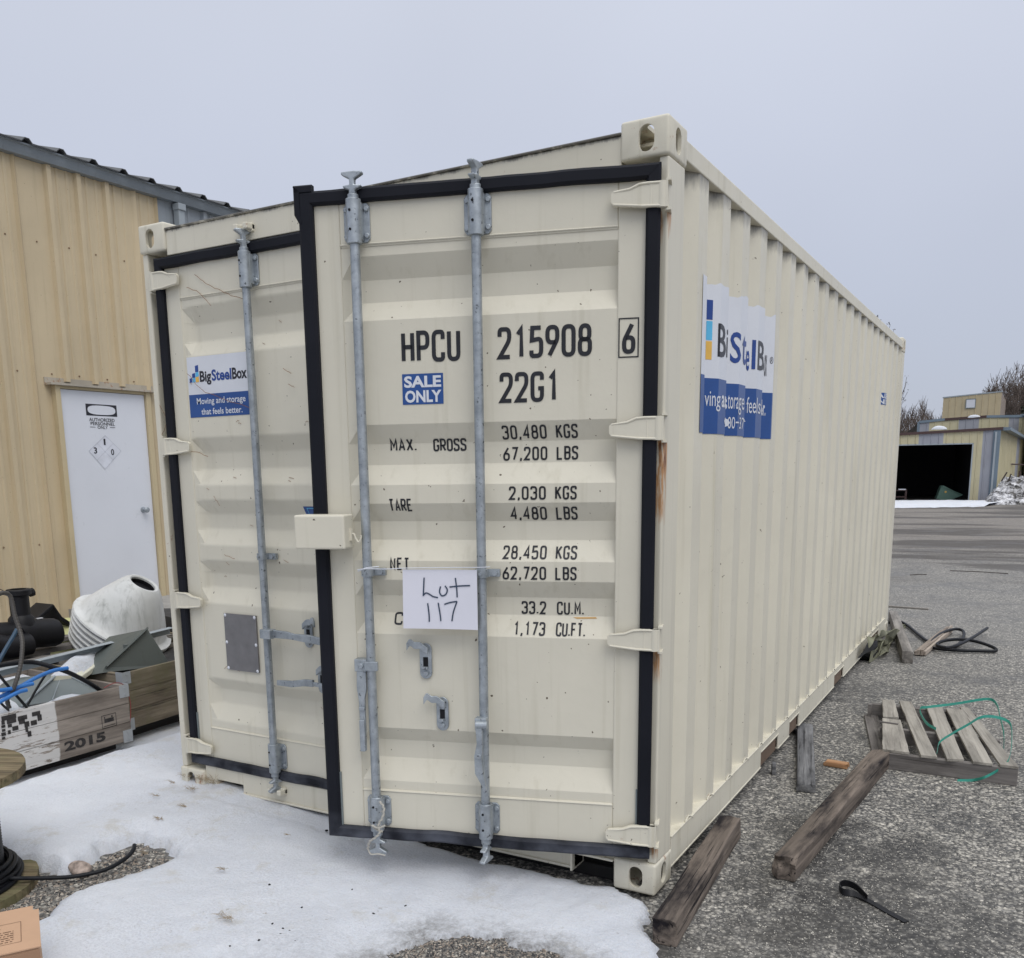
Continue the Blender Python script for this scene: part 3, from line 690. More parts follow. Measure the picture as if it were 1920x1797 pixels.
def lock_bar(x,root,zt,zb,rot,handle=None,lower_rope=False,cl=1):
    b=MB().tube([(x,-.035,zb),(x,-.035,zt)],.0165,16).build('locking_bar',galvm,root,smooth=50)
    cam_head(x,zt,True,rot,root,None).build('cam_end',galvm,root,smooth=40,bevel=.003)
    cam_head(x,zb,False,rot,root,None).build('cam_end',galvm,root,smooth=40,bevel=.003)
    for (za,zb_) in ((2.400,2.275),(.318,.200)):
        mb=MB(); zc=(za+zb_)/2; h=(za-zb_)/2
        mb.prism([(x-.046,zc-h+.012),(x-.036,zc-h),(x-.010,zc-h),(x+.010,zc-h),(x+.036,zc-h),(x+.046,zc-h+.012),(x+.046,zc+h-.012),(x+.036,zc+h),(x-.036,zc+h),(x-.046,zc+h-.012)],(-.008,0))
        mb.box((x-.026,-.035,zc-h+.004),(x+.026,-.006,zc+h-.004)); mb.tube([(x,-.035,zc-h-.010),(x,-.035,zc+h+.006)],.0255,16)
        for sx in (-1,1):
            for sz in (-1,1): mb.tube([(x+sx*.036,-.016,zc+sz*(h-.02)),(x+sx*.036,-.004,zc+sz*(h-.02))],.0095,6)
        mb.build('bar_bracket',galvm,root,smooth=35,bevel=.002)
        pl=MB()
        for sz in (-.03,.03): pl.tube([(x-.005,-.062,zc+sz),(x-.005,-.055,zc+sz)],.0045,8)
        each(pl,'bracket_hole',blackp,root)
    mb=MB().box((x-.028,-.018,1.150),(x+.060,-.002,1.176)); mb.tube([(x,-.035,1.149),(x,-.035,1.177)],.0225,14); mb.box((x-.022,-.035,1.150),(x+.022,-.01,1.176))
    mb.tube([(x+.043,-.028,1.163),(x+.043,-.010,1.163)],.010,8); mb.tube([(x,-.0635,1.163),(x,-.055,1.163)],.006,8)
    mb.build('bar_guide',galvm,root,smooth=35)
th=math.atan2(.37,1.16)
RD,Xr=door_leaf(False); RD.location=(2.42,0,0); RD.rotation_euler=(0,0,th)
LD,Xl=door_leaf(True); LD.location=(.075,.022,0)
LDX=-.075
lock_bar(-1.012,RD,2.415,.175,R(0)); lock_bar(-.594,RD,2.415,.175,R(75))
lock_bar(.565,LD,2.415,.175,R(70)); lock_bar(.98,LD,2.415,.175,R(70))
# keepers on the header above the left door, cam seat of cream steel
for (kx,kz) in ((.64,2.495),(1.055,2.495),(.64,.095),(1.055,.095)):
    MB().box((kx-.040,-.030,kz-.008),(kx-.016,.016,kz+.016)).box((kx+.016,-.030,kz-.008),(kx+.040,.016,kz+.016)).box((kx-.04,-.002,kz-.014),(kx+.04,.016,kz+.020)).build('cam_keeper',creamw,BX,bevel=.004)
def latch(x0,z0,z1,root,flip=1,mirror=1):
    """handle retainer: slotted plate with a curved swinging catch on its top bolt"""
    xc=x0; mb=MB(); wv=.0225
    pts=[]
    for k in range(9): a=math.pi*k/8; pts.append((xc+wv*math.cos(a),z1-wv+wv*math.sin(a)))
    for k in range(9): a=math.pi+math.pi*k/8; pts.append((xc+wv*math.cos(a),z0+wv+wv*math.sin(a)))
    mb.prism(pts,(-.007,0)); mb.tube([(xc,-.026,z1-.022),(xc,-.006,z1-.022)],.011,10); mb.tube([(xc,-.015,z0+.02),(xc,-.006,z0+.02)],.010,8)
    sl=MB().box((xc-.009,-.0085,z0+.045),(xc+.009,-.0068,z0+.080))
    mb.box((xc-.013,-.022,z0+.037),(xc+.009,-.006,z0+.046))
    cp=catmull([(xc+.014*mirror,-.024,z1-.026),(xc-.012*mirror,-.026,z1-.006),(xc-.034*mirror,-.028,z1-.004),(xc-.050*mirror,-.032,z1+.006),(xc-.062*mirror,-.036,z1-.010)],5)
    mb.ribbon(cp,Vector((0,0,.0125)),.010)
    o=mb.build('handle_catch',galvm,root,smooth=35,bevel=.0012); sl.build('catch_slot',blackp,root)
latch(-.814,.774,.905,RD); latch(-.756,.582,.708,RD)
# handles on the right door
def handle(x,ztop,zbot,root,side,flare=0):
    mb=MB(); mb.box((x-.016,-.068,ztop-.028),(x+.016,-.030,ztop+.028)) if side else None
    return mb
mb=MB(); mb.box((-1.074,-.045,.800),(-1.027,-.004,.846)); mb.tube([(-1.048,-.055,.823),(-1.048,-.04,.823)],.011,8)
mb.box((-1.032,-.055,.806),(-0.982,-.040,.84))
mb.prism([(-1.068,.800),(-1.032,.800),(-1.032,.735),(-1.040,.700),(-1.042,.500),(-1.062,.496),(-1.064,.690),(-1.070,.740)],(-.042,-.030))
mb.box((-1.062,-.050,.655),(-1.040,-.03,.668)); mb.prism([(-1.062,.62),(-1.042,.62),(-1.042,.50),(-1.062,.50)],(-.052,-.042))
mb.build('handle',galvm,RD,bevel=.003)
mb=MB(); mb.box((-.617,-.085,.612),(-.575,-.050,.655)); mb.tube([(-.612,-.090,.634),(-.570,-.090,.634)],.014,10)
mb.prism([(-.612,.625),(-.588,.625),(-.586,.56),(-.590,.50),(-.588,.47),(-.575,.395),(-.580,.392),(-.602,.430),(-.616,.455),(-.618,.52),(-.608,.565)],(-.098,-.086))
mb.tube([(-.600,-.104,.520),(-.600,-.097,.520)],.010,10); mb.prism([(-.600,.505),(-.590,.545),(-.580,.40),(-.586,.392)],(-.084,-.078))
mb.build('handle',galvm,RD,bevel=.002)
# handles on the shut left door (horizontal, passing under the open leaf)
LO=.075
mb=MB(); mb.box((.655-LO-.01,-.085,.812),(.655-LO+.05,-.045,.852)); mb.prism([(.69-LO,.850),(.78-LO,.848),(.82-LO,.841),(.90-LO,.843),(1.12-LO,.818),(1.12-LO,.794),(.90-LO,.808),(.80-LO,.816),(.70-LO,.815)],(-.064,-.050)); mb.build('handle',galvm,LD,bevel=.003)
mb=MB(); mb.prism([(.704-LO,.627),(.79-LO,.632),(.86-LO,.646),(.91-LO,.648),(.91-LO,.618),(.86-LO,.616),(.79-LO,.604),(.704-LO,.604)],(-.060,-.046)); mb.prism([(.90-LO,.640),(1.055-LO,.632),(1.055-LO,.612),(.90-LO,.622)],(-.058,-.048)); mb.build('handle',galvm,LD,bevel=.003)
latch(.853-LO,.775,.895,LD,mirror=-1); latch(.918-LO,.580,.700,LD,mirror=-1)
# lock box: open-bottomed hood on the free edge
mb=MB(); mb.box((-1.249,-.115,1.250),(-1.062,-.022,1.369)); mb.build('lock_box',cream,RD,bevel=.007,seg=3)
hk=catmull([(-1.062,-.06,1.300),(-1.048,-.06,1.300),(-1.042,-.06,1.285),(-1.032,-.06,1.272),(-1.024,-.06,1.282),(-1.022,-.06,1.296)],5)
MB().tube(hk,.0035,6).box((-1.062,-.068,1.278),(-1.054,-.052,1.318)).build('lock_box_hook',creamw,RD,smooth=50)
# lettering on the right door (plotter style black letters, following the folds)
fd=lambda a,b: Vector((a,door_y(b)-.0016,b))
def let(txt,x0,x1,z0,z1,th_=.13,gap=.3): flat('lettering',stroke_text(txt,x0,x1,z0,z1,th_,gap=gap),fd,blackpaint,RD,bz=TZ)
let('HPCU',-.872,-.664,1.880,1.984,.135,.34); let('215908',-.535,-.219,1.879,1.982,.135,.32); let('22G1',-.530,-.326,1.737,1.836,.135,.32)
flat('lettering',[frame2(-.133,-.067,1.868,1.992,.004),stroke_text('6',-.121,-.078,1.880,1.978,.14)],lambda a,b:Vector((a,(0 if a>-.137 else CRP)-.0016,b)),blackpaint,RD)
let('MAX.',-.936,-.838,1.585,1.628,.15); let('GROSS',-.778,-.658,1.582,1.625,.15)
for a,b,z0 in (('30,480','KGS',1.617),('67,200','LBS',1.546),('2,030','KGS',1.413),('4,480','LBS',1.343),('28,450','KGS',1.209),('62,720','LBS',1.138)):
    x0=-.528 if len(a)==6 else -.502
    let(a,x0,-.374,z0,z0+.046,.14,.36); let(b,-.342,-.268,z0,z0+.046,.14,.34)
let('33.2',-.468,-.380,1.012,1.058,.14,.33); let('CU.M.',-.342,-.246,1.012,1.058,.13,.33); let('1,173',-.494,-.380,.940,.986,.14,.36); let('CU.FT.',-.342,-.238,.940,.986,.13,.3)
let('TARE',-.938,-.852,1.375,1.420,.13,.34); let('NET',-.940,-.868,1.168,1.212,.14,.4); let('CU. CAP.',-.938,-.690,.966,1.010,.15,.25)
# sale only decal
sz=lambda o:(lambda a,b: Vector((a,door_y(b)-.0014-o,b)))
flat('sticker',rect2(-.873,-.727,1.741,1.843),sz(0),blue_v,RD,label='blue square decal reading SALE ONLY')
flat('sticker_lettering',[font_text('SALE',-.866,-.734,1.797,1.836,.035),font_text('ONLY',-.864,-.734,1.747,1.788,.035)],sz(.0008),white_v,RD)
# orange scratch
flat('scratch',poly2([(-.285,1.004),(-.205,1.006),(-.20,1.001),(-.27,.999)]),fd,plain('orange_scratch',(.55,.33,.12),.6),RD)
# stickers on the left door
ld=lambda o:(lambda a,b: Vector((a-LO,door_y(b)-.0014-o,b)))
flat('sticker',rect2(.221,.616,1.862,2.022),ld(0),white_v,LD,bz=TZ,label='white company sticker with blue lower half')
flat('sticker',rect2(.221,.616,1.764,1.862),ld(.0002),blue_v,LD,bz=TZ)
def logo_bars(x,z,s):
    o=[]
    for i,(c,a,b,h0,h1) in enumerate(((dkblue,0,.26,0,.30),(ltblue,.30,.62,0,.30),(dkblue,.30,.62,.34,.64),(yel,.66,1.0,0,.36),(ltblue,.66,1.0,.40,.70),(dkblue,.66,1.0,.74,1.2))):
        o.append((c,poly2([(x+a*s,z+(h0)*s),(x+b*s,z+(h0+.02)*s),(x+b*s,z+(h1+.06)*s),(x+a*s,z+h1*s)])))
    return o
for c,pl_ in logo_bars(.232,1.914,.058): flat('sticker_print',pl_,ld(.0008),c,LD,bz=TZ)
flat('sticker_lettering',font_text('Big',.296,.366,1.900,1.960,.03),ld(.0008),ink,LD,bz=TZ)
flat('sticker_lettering',font_text('Steel',.369,.488,1.914,1.962,.03),ld(.0008),dkblue,LD,bz=TZ)
flat('sticker_lettering',font_text('Box',.492,.578,1.914,1.962,.03),ld(.0008),ink,LD,bz=TZ)
flat('sticker_lettering',font_text('Moving and storage',.268,.562,1.811,1.846,.012),ld(.001),white_v,LD,bz=TZ)
flat('sticker_lettering',font_text('that feels better.',.292,.540,1.774,1.801,.012),ld(.001),white_v,LD,bz=TZ)
flat('sticker',rect2(.838,.985,1.27,1.376),ld(0),blue_v,LD,bz=TZ); flat('sticker_print',[frame2(.855,.97,1.31,1.370,.003)],ld(.0008),ltblue,LD,bz=TZ)
# data plate
MB().box((.352-LO,-.006,.632),(.549-LO,.0015,.893)).build('data_plate',plain('etched_grey_plate',(.21,.205,.21),.4,.5,sc_=14),LD,label='dark grey riveted data plate')
rv=MB()
for (x,z) in ((.36,.885),(.541,.885),(.36,.76),(.541,.76),(.36,.64),(.541,.64)): rv.lathe([(.0001,.004),(.005,.003),(.008,0)],8,Matrix.Translation((x-LO,-.006,z))@Matrix.Rotation(R(90),4,'X'))
each(rv,'plate_rivet',white_v,LD,smooth=60)
# dead vine tendrils stuck to the left door and post
vn=MB(); rr=random.Random(3)
vp=[((365,515),(392,535),(420,548),(455,562)),((350,540),(372,548),(395,575)),((350,700),(385,735),(470,765)),((355,845),(390,855)),((300,760),(312,790),(302,820)),((420,1040),(440,1048)),((400,930),(412,948)),((540,720),(552,726)),((530,690),(545,700))]
for q_ in vp:
    pts=[PP(a,b,(0,1,0),.016) for a,b in q_]; pts=[p-Vector((LO,.022,0)) for p in catmull(pts,5)]; vn.tube([p+Vector((rr.uniform(-.003,.003),0,rr.uniform(-.003,.003))) for p in pts],.0011,4)
for _ in range(26):
    x=rr.uniform(.22,1.05); z=rr.uniform(.5,2.4); a=rr.uniform(-.5,.5); l=rr.uniform(.008,.03)
    vn.tube([(x-LO,door_y(z)-.003,z),(x-LO+l*.6,door_y(z)-.004,z+l*math.sin(a)),(x-LO+l,door_y(z)-.003,z+l*math.sin(a)*1.1-.004)],.0009,4)
vn.build('dead_tendrils',plain('dry_vine',(.22,.10,.04),.8),LD,kind='stuff')
# side sticker following the corrugation
sf=lambda o:(lambda a,b: Vector((side_x(a)+.0022+o,a,b)))
BRK=[q_[0] for q_ in SB]
def rag(z0,z1):
    ys=[.393+(1.452-.393)*i/60 for i in range(61)]
    return ys
def sheet(y0,y1,z0,z1,n=44,wob=.0):
    mb=MB()
    for i in range(n+1):
        y=y0+(y1-y0)*i/n; mb.v+=[(y,z0,0),(y,z1+wob*noise.noise(Vector((y*13,2,0)))-(wob*.8 if side_x(y)<XC-.01 else 0),0)]
    mb.f=[(2*i,2*i+2,2*i+3,2*i+1) for i in range(n)]; return mb
flat('sticker',sheet(.393,1.452,1.845,2.187,60,.012),sf(0),white_v,BX,bx=BRK,label='big white and blue company sticker draped over the corrugated side')
flat('sticker',sheet(.393,1.452,1.640,1.845,60,0),sf(.0002),blue_v,BX,bx=BRK)
def yv(px,py):
    """where the eye meets the folded side at this point of the picture (used to space the print)"""
    D=ray(px,py); t=(2.45-CAM.x)/D.x
    while t<20:
        p=CAM+D*t
        if p.x<=side_x(p.y): return p.y
        t+=.0005
    return 0
def yy(zx,py=680): return yv(1240+zx/3.994,py)
ya,yb=yy(331,600),yy(378,600)
for c,zz in ((dkblue,(2.055,2.125)),(ltblue,(1.982,2.050)),(yel,(1.912,1.978))): flat('sticker_print',sheet(ya,yb,zz[0],zz[1],6),sf(.001),c,BX,bx=BRK)
def st(txt,a,b,z0,z1,m,bold=.03): flat('sticker_lettering',font_text(txt,a,b,z0,z1,bold),sf(.0012),m,BX,bx=BRK)
LB0,LB1=1.925,2.045
def seg(txt,a,b,m,z0=LB0,z1=LB1,bold=.03): st(txt,yy(a) if a>9 else a,yy(b) if b>9 else b,z0,z1,m,bold)
def vseg(txt,a,b,m,z0=LB0,z1=LB1,bold=.012,row=680):
    ks=[a+(b-a)*i/14 for i in range(15)]; tab=[yy(k_,row) for k_ in ks]
    def f(p,q_):
        t=max(0,min(13.999,(p-a)/(b-a)*14)); i=int(t); y=tab[i]+(tab[i+1]-tab[i])*(t-i); return Vector((side_x(y)+.0036,y,q_))
    flat('sticker_lettering',font_text(txt,a,b,z0,z1,bold),f,m,BX,bx=ks[1:-1])
vseg('B',413,474,ink); vseg('S',506,590,dkblue); vseg('t',598,627,dkblue,LB0,LB1-.005); vseg('e',628,652,dkblue,LB0-.008,LB1-.045); vseg('l',670,698,dkblue,bold=.05); vseg('B',716,764,ink); st('ig',yy(478),yy(490)-.004,LB0-.03,LB1-.01,ink,.01); st('ox',yy(766),yy(785),LB0-.01,LB1-.035,ink,.0); st('®',yy(806),yy(832),1.972,2.003,ink,0)
L0_,L1z=1.742,1.805
vseg('ving',316,436,white_v,L0_-.018,L1z-.008,.0,760); st('a',yy(444,760),yy(466,760),L0_,L1z-.018,white_v,.02)
st('nd s',yy(468,760),yy(486,760),L0_,L1z,white_v,.02); vseg('torage',490,614,white_v,L0_-.018,L1z-.004,.0,760)
st('that',yy(625.5,760),yy(629,760)-.002,L0_,L1z,white_v,.02); vseg('feels',632,738,white_v,L0_,L1z+.004,.0,760)
st('bette',yy(744,760),yy(755,760),L0_,L1z,white_v,.02); st('r.',yy(757,760),yy(775,760),L0_,L1z-.015,white_v,.02)
st('0',yy(463,800),yy(476,800)+.02,1.668,1.715,white_v,.02); vseg('00',489,544,white_v,1.668,1.715,.0,800); flat('sticker_lettering',rect2(yy(550,800),yy(574,800),1.690,1.696),sf(.0012),white_v,BX,bx=BRK)
vseg('37',577,610,white_v,1.668,1.715,.0,800); st('7',yy(610,800),yy(626,800),1.662,1.709,white_v,.02)
flat('sticker',rect2(4.875,5.13,1.985,2.075),sf(0),blue_v,BX,bx=BRK); flat('sticker_lettering',[font_text('SALE',4.885,5.12,2.034,2.070,.03),font_text('ONLY',4.885,5.12,1.990,2.026,.03)],sf(.001),white_v,BX,bx=BRK)

# ---------------- lot paper, tie, twine
Md=Matrix.Translation((2.42,0,0))@Matrix.Rotation(th,4,'Z')
LP=thing('lot_sign','white paper sheet handwritten Lot 117 hung between the two locking bars','paper sign',(2.42,0,0),th)
def pz(a,b): return Vector((a,-.072+.006*math.sin((a+.87)*9)+.006*(1.18-b)*math.sin(a*14),b))
pg=MB()
for j in range(9):
    for i in range(13):
        b=.969+(1.178-.969)*j/8; pg.v.append(tuple(pz(-.869+.266*i/12-.004*(1-j/8)*(i<6),b)))
for j in range(8):
    for i in range(12): pg.f.append((j*13+i,j*13+i+1,j*13+14+i,j*13+13+i))
paperm=plain('white_paper',(.70,.70,.77),.7,var=.02,bump=.02)
o=pg.build('sheet',paperm,LP,smooth=80)
hw=[[(-.792,1.150),(-.797,1.085)],[(-.797,1.088),(-.787,1.096),(-.775,1.092),(-.762,1.084),(-.744,1.080)],
    [(-.734,1.120),(-.738,1.100),(-.730,1.087),(-.716,1.092),(-.710,1.108),(-.718,1.122)],[(-.680,1.150),(-.676,1.110),(-.675,1.082)],[(-.702,1.118),(-.665,1.122),(-.628,1.124)],
    [(-.782,1.060),(-.778,1.020),(-.778,.994)],[(-.744,1.062),(-.738,1.020),(-.736,.997)],[(-.722,1.057),(-.700,1.064),(-.676,1.068)],[(-.676,1.068),(-.690,1.030),(-.696,.998)]]
hm=[]
for s in hw:
    q_=MB(); pts=[(p.x,p.y) for p in catmull([(a,b,0) for a,b in s],5)]; stroke_geo(q_,pts,.0048,False); hm.append(q_)
flat('handwriting',hm,lambda a,b: pz(a,b)-Vector((0,.0022,0)),plain('dark_marker',(.03,.05,.09),.5),LP)
pts=[Vector((-1.035,-.075,1.176)),Vector((-1.0,-.079,1.180)),Vector((-.93,-.074,1.179)),Vector((-.86,-.075,1.183)),Vector((-.72,-.072,1.186)),Vector((-.60,-.078,1.188)),Vector((-.555,-.075,1.190))]
MB().tube(catmull(pts,4),.0016,6).tube([(-1.035,-.07,1.17),(-1.0,-.078,1.183),(-.96,-.06,1.186)],.002,5).build('hanging_tie',white_v,LP,smooth=60)
TW=thing('frayed_twine','frayed off white twine knotted round the lower left cam of the open door','twine',(2.42,0,0),th)
tp=catmull([(-.985,-.075,.318),(-.968,-.082,.300),(-.972,-.085,.265),(-.988,-.088,.235),(-.985,-.09,.205),(-1.0,-.09,.185),(-1.03,-.075,.160),(-1.045,-.06,.125)],6)
mb=MB(); mb.tube([p+Vector((math.sin(i*1.9)*.002,math.cos(i*1.9)*.002,0)) for i,p in enumerate(tp)],.0042,6)
mb.tube(catmull([(-.965,-.08,.230),(-.99,-.09,.222),(-1.015,-.085,.228),(-1.0,-.08,.212),(-.975,-.085,.207)],5),.004,6)
mb.tube(catmull([(-1.045,-.06,.125),(-1.03,-.07,.108),(-1.0,-.072,.112),(-.975,-.065,.105)],5),.0028,5)
for i in range(16): p=tp[rnd.randrange(len(tp))]; mb.tube([p,p+Vector((rnd.uniform(-.014,.014),-.006,rnd.uniform(-.012,.01)))],.0008,3)
mb.build('twine_strand',plain('grubby_twine',(.46,.44,.39),.9),TW,smooth=60)

# ================================================================== RIGHT FOREGROUND
def beam(name,a,b,wd,ht,m,label,cat,z0=GZ,rough=.004,tw=0,seg=14,ends=.01,group=None,top_shift=(0,0)):
    """hewn timber between plan points a (near) and b (far)"""
    a=Vector((a[0],a[1],0)); b=Vector((b[0],b[1],0)); L=(b-a).length; ang=math.atan2(b.y-a.y,b.x-a.x)
    bm=bmesh.new(); nx,ny,nzz=seg,4,4
    V={}
    for i in range(nx+1):
        for j in range(ny+1):
            for k in range(nzz+1):
                if 0<i<nx and 0<j<ny and 0<k<nzz: continue
                x=L*i/nx; y=(j/ny-.5)*wd; z=k/nzz*ht
                cy=abs(j/ny-.5)*2; cz=abs(k/nzz-.5)*2
                if cy==1 and cz==1: y*=.94; z=ht/2+(z-ht/2)*.93
                p=Vector((x,y,z)); n1=noise.noise_vector(Vector((x*2.2,y*14,z*14))+Vector((L*9,0,0)))*rough
                if i in (0,nx): n1.x+=ends*noise.noise(Vector((y*40,z*40,L*7+i)))*1.6
                p+=Vector((n1.x,n1.y,n1.z if k else 0)); V[i,j,k]=bm.verts.new(p)
    def q4(a_,b_,c_,d_):
        try: bm.faces.new((V[a_],V[b_],V[c_],V[d_]))
        except KeyError: pass
    for i in range(nx):
        for j in range(ny):
            for k in (0,nzz): q4((i,j,k),(i+1,j,k),(i+1,j+1,k),(i,j+1,k))
        for k in range(nzz):
            for j in (0,ny): q4((i,j,k),(i+1,j,k),(i+1,j,k+1),(i,j,k+1))
    for j in range(ny):
        for k in range(nzz):
            for i in (0,nx): q4((i,j,k),(i,j+1,k),(i,j+1,k+1),(i,j,k+1))
    bmesh.ops.recalc_face_normals(bm,faces=bm.faces); me=bpy.data.meshes.new(name); bm.to_mesh(me); bm.free(); me.materials.append(m); shade(me,40)
    return ob(name,me,None,(a.x,a.y,z0),(0,tw,ang),bevel=.003,label=label,cat=cat,group=group)
beam('timber',(2.573,-.275),(2.505,.72),.086,.092,timberw,'stained square timber lying against the near lower corner of the container','timber',rough=.008,ends=.012)
beam('timber',(2.800,.405),(2.925,1.985),.092,.092,timberw,'long dark square timber with a broken end lying on open asphalt beside the pallet','timber',rough=.006,ends=.03)
p_=beam('plank',(2.672,1.415),(2.44,2.50),.088,.042,greyplank,'grey cracked plank running out from beneath the container side','plank',rough=.003)
c=beam('wood_offcut',(2.672,1.895),(2.783,1.885),.055,.028,freshw,'small orange brown offcut of fresh split wood on the asphalt','wood offcut',rough=.006,seg=8)
beam('timber',(2.745,4.80),(2.375,6.95),.082,.10,greywood,'square grey timber beside the crumpled webbing at the far container corner','timber',rough=.002)
sp=[]
SPL=thing('split_board','pale split board with fanned splinters between the far timber and the hose','broken board',(2.80,5.12,GZ),math.atan2(1.40,.12))
for i,(dy,l,h) in enumerate(((-.034,1.30,.045),(-.015,1.42,.055),(.008,1.36,.05),(.030,1.20,.04))):
    mb=MB().box((rnd.uniform(0,.03),dy-.010,.008),(l,dy+.010,h)); me=mb.mesh('splinter',splitw); jit(me,.004,5,i); ob('splinter',me,SPL,bevel=.002)
beam('batten',(2.12,7.9),(2.62,7.86),.03,.02,greywood,'thin pale batten lying behind the far corner of the container','batten')
# pallet ------------------------------------------------------------
PL=thing('wooden_pallet','weathered grey wooden pallet with a broken corner lying on the asphalt','pallet',(2.945,1.965,GZ),R(1.0))
# local: x across the near edge (.6), y away (1.08)
PWx,PWy=.598,1.10
def lx(px,py,z=.08):
    p=PZ(px,py,z)-Vector((2.945,1.965,0)); a=R(-1.0); return Vector((p.x*math.cos(a)-p.y*math.sin(a),p.x*math.sin(a)+p.y*math.cos(a)))
tops=[((1657,1405),(1703,1411),(1656,1347),(1687,1350)),   # short near board
      ((1657,1344),(1684,1345),(1655,1312),(1676,1313)),    # broken far piece
      ((1728,1416),(1756,1419),(1687,1314),(1708,1316)),
      ((1777,1423),(1806,1424),(1737,1322),(1765,1326)),
      ((1826,1428),(1860,1432),(1775,1328),(1804,1331)),
      ((1877,1434),(1909,1438),(1800,1325),(1815,1327))]
for k,(a,b,c_,d_) in enumerate(tops):
    A_,B_,C_,D_=[lx(*q_) for q_ in (a,b,c_,d_)]; mb=MB(); n=10; zt,zb=.101,.086
    for i in range(n+1):
        t=i/n; l=A_.lerp(C_,t); r_=B_.lerp(D_,t); w1=.003*noise.noise(Vector((i*.8,k*3,0))); 
        if k==1 and i==n: pass
        s=.004*noise.noise(Vector((t*3,k*5,7)))
        mb.v+=[(l.x+w1,l.y,zt+s),(r_.x-w1,r_.y,zt+s),(r_.x-w1,r_.y,zb+s),(l.x+w1,l.y,zb+s)]
    for i in range(n):
        for q_ in range(4): mb.f.append((4*i+q_,4*i+(q_+1)%4,4*i+4+(q_+1)%4,4*i+4+q_))
    mb.f+=[(0,1,2,3),(4*n+3,4*n+2,4*n+1,4*n)]
    # grain must run along the board: store board in its own frame (x along length)
    dirv=(C_+D_-A_-B_).normalized(); ang=math.atan2(dirv.y,dirv.x); o0=(A_+B_)/2
    Mi=Matrix.Rotation(-ang,4,'Z')@Matrix.Translation((-o0.x,-o0.y,0)); me=mb.mesh('top_board',palletw); me.transform(Mi)
    me.transform(Matrix.Scale(1.1,4,(0,1,0))); ob('top_board',me,PL,(o0.x,o0.y,0),(0,0,ang),bevel=.002)
for yy,nm in ((.0,'stringer'),(.49,'stringer'),(1.045,'stringer')):
    x1=PWx-.05*yy; mb=MB().box((-.0,yy,.0),(x1,yy+.038,.085))
    if yy>1: mb=MB().box((-.0-.19,yy-.02,.0),(x1-.16,yy+.018,.085))
    if yy==.49: mb=MB().box((-.08,yy,.0),(x1-.06,yy+.038,.085))
    me=mb.mesh(nm,palletd); ob(nm,me,PL,bevel=.003)
for (a,b) in (((-.002,.0),(-.19,1.03)),((.30,.04),(.12,1.03))):
    A_,B_=Vector((a[0],a[1])),Vector((b[0],b[1])); L=(B_-A_).length
    me=MB().box((0,-.04,0),(L,.04,.016)).mesh('bottom_board',palletd); ob('bottom_board',me,PL,(A_.x,A_.y,.0),(0,0,math.atan2(B_.y-A_.y,B_.x-A_.x)),bevel=.002)
me=MB().box((0,-.02,0),(.02,.02,.09)).mesh('broken_block',palletd); ob('broken_block',me,PL,(-.205,1.0,.0))
me=MB().box((0,0,0),(.10,.011,.006)).mesh('splinter_strip',palletd); ob('splinter_strip',me,PL,(-.09,.53,.104),(0,0,R(-6)))
# green strapping
GS=plain('green_strapping',(.03,.26,.20),.35,var=.15)
def p3(px,py,z): return PZ(px,py,z)
s1=[p3(1755,1367,.10),p3(1738,1357,.11),p3(1727,1340,.13),p3(1726,1328,.16),p3(1740,1326,.17),p3(1790,1320,.19),p3(1850,1311,.20),p3(1868,1320,.20),p3(1875,1345,.18),p3(1882,1375,.13),p3(1882,1400,.05),p3(1882,1412,GZ+.02)]
s2=[p3(1757,1411,.105),p3(1762,1392,.13),p3(1785,1376,.17),p3(1815,1359,.21),p3(1840,1345,.23),p3(1868,1345,.23),p3(1893,1356,.21),p3(1897,1385,.16),p3(1893,1420,.10),p3(1880,1438,.06),p3(1850,1456,.03),p3(1825,1463,GZ+.01),p3(1795,1464,GZ+.004)]
GSo=thing('green_strap','looped green plastic strapping sprung up over the pallet','strap')
for s in (s1,s2):
    c=catmull(s,7); ws=[]
    for i,p in enumerate(c): ws.append((Vector((.1,.35,1)).normalized())*.0075)
    MB().ribbon(c,ws,.0016).build('strap_length',GS,GSo,smooth=60)
# black strap loop
bs=[p3(1700,1729,GZ+.003),p3(1670,1713,GZ+.003),p3(1630,1690,GZ+.006),p3(1600,1676,GZ+.01),p3(1580,1672,GZ+.018),p3(1574,1661,GZ+.022),p3(1586,1656,GZ+.022),p3(1606,1664,GZ+.018),p3(1626,1684,GZ+.012)]
c=catmull(bs,6); ws=[]
for i,p in enumerate(c):
    t=(c[min(i+1,len(c)-1)]-c[max(i-1,0)]).normalized(); s=Vector((t.y,-t.x,0)).normalized(); k=max(0,min(1,(i-14)/10)); ws.append((s*(1-k)+Vector((0,0,1))*k).normalized()*.012)
o=MB().ribbon(c,ws,.003).build('black_strap',blackp,smooth=60,label='short black strap folded in a loop on the dark wet asphalt',cat='strap')
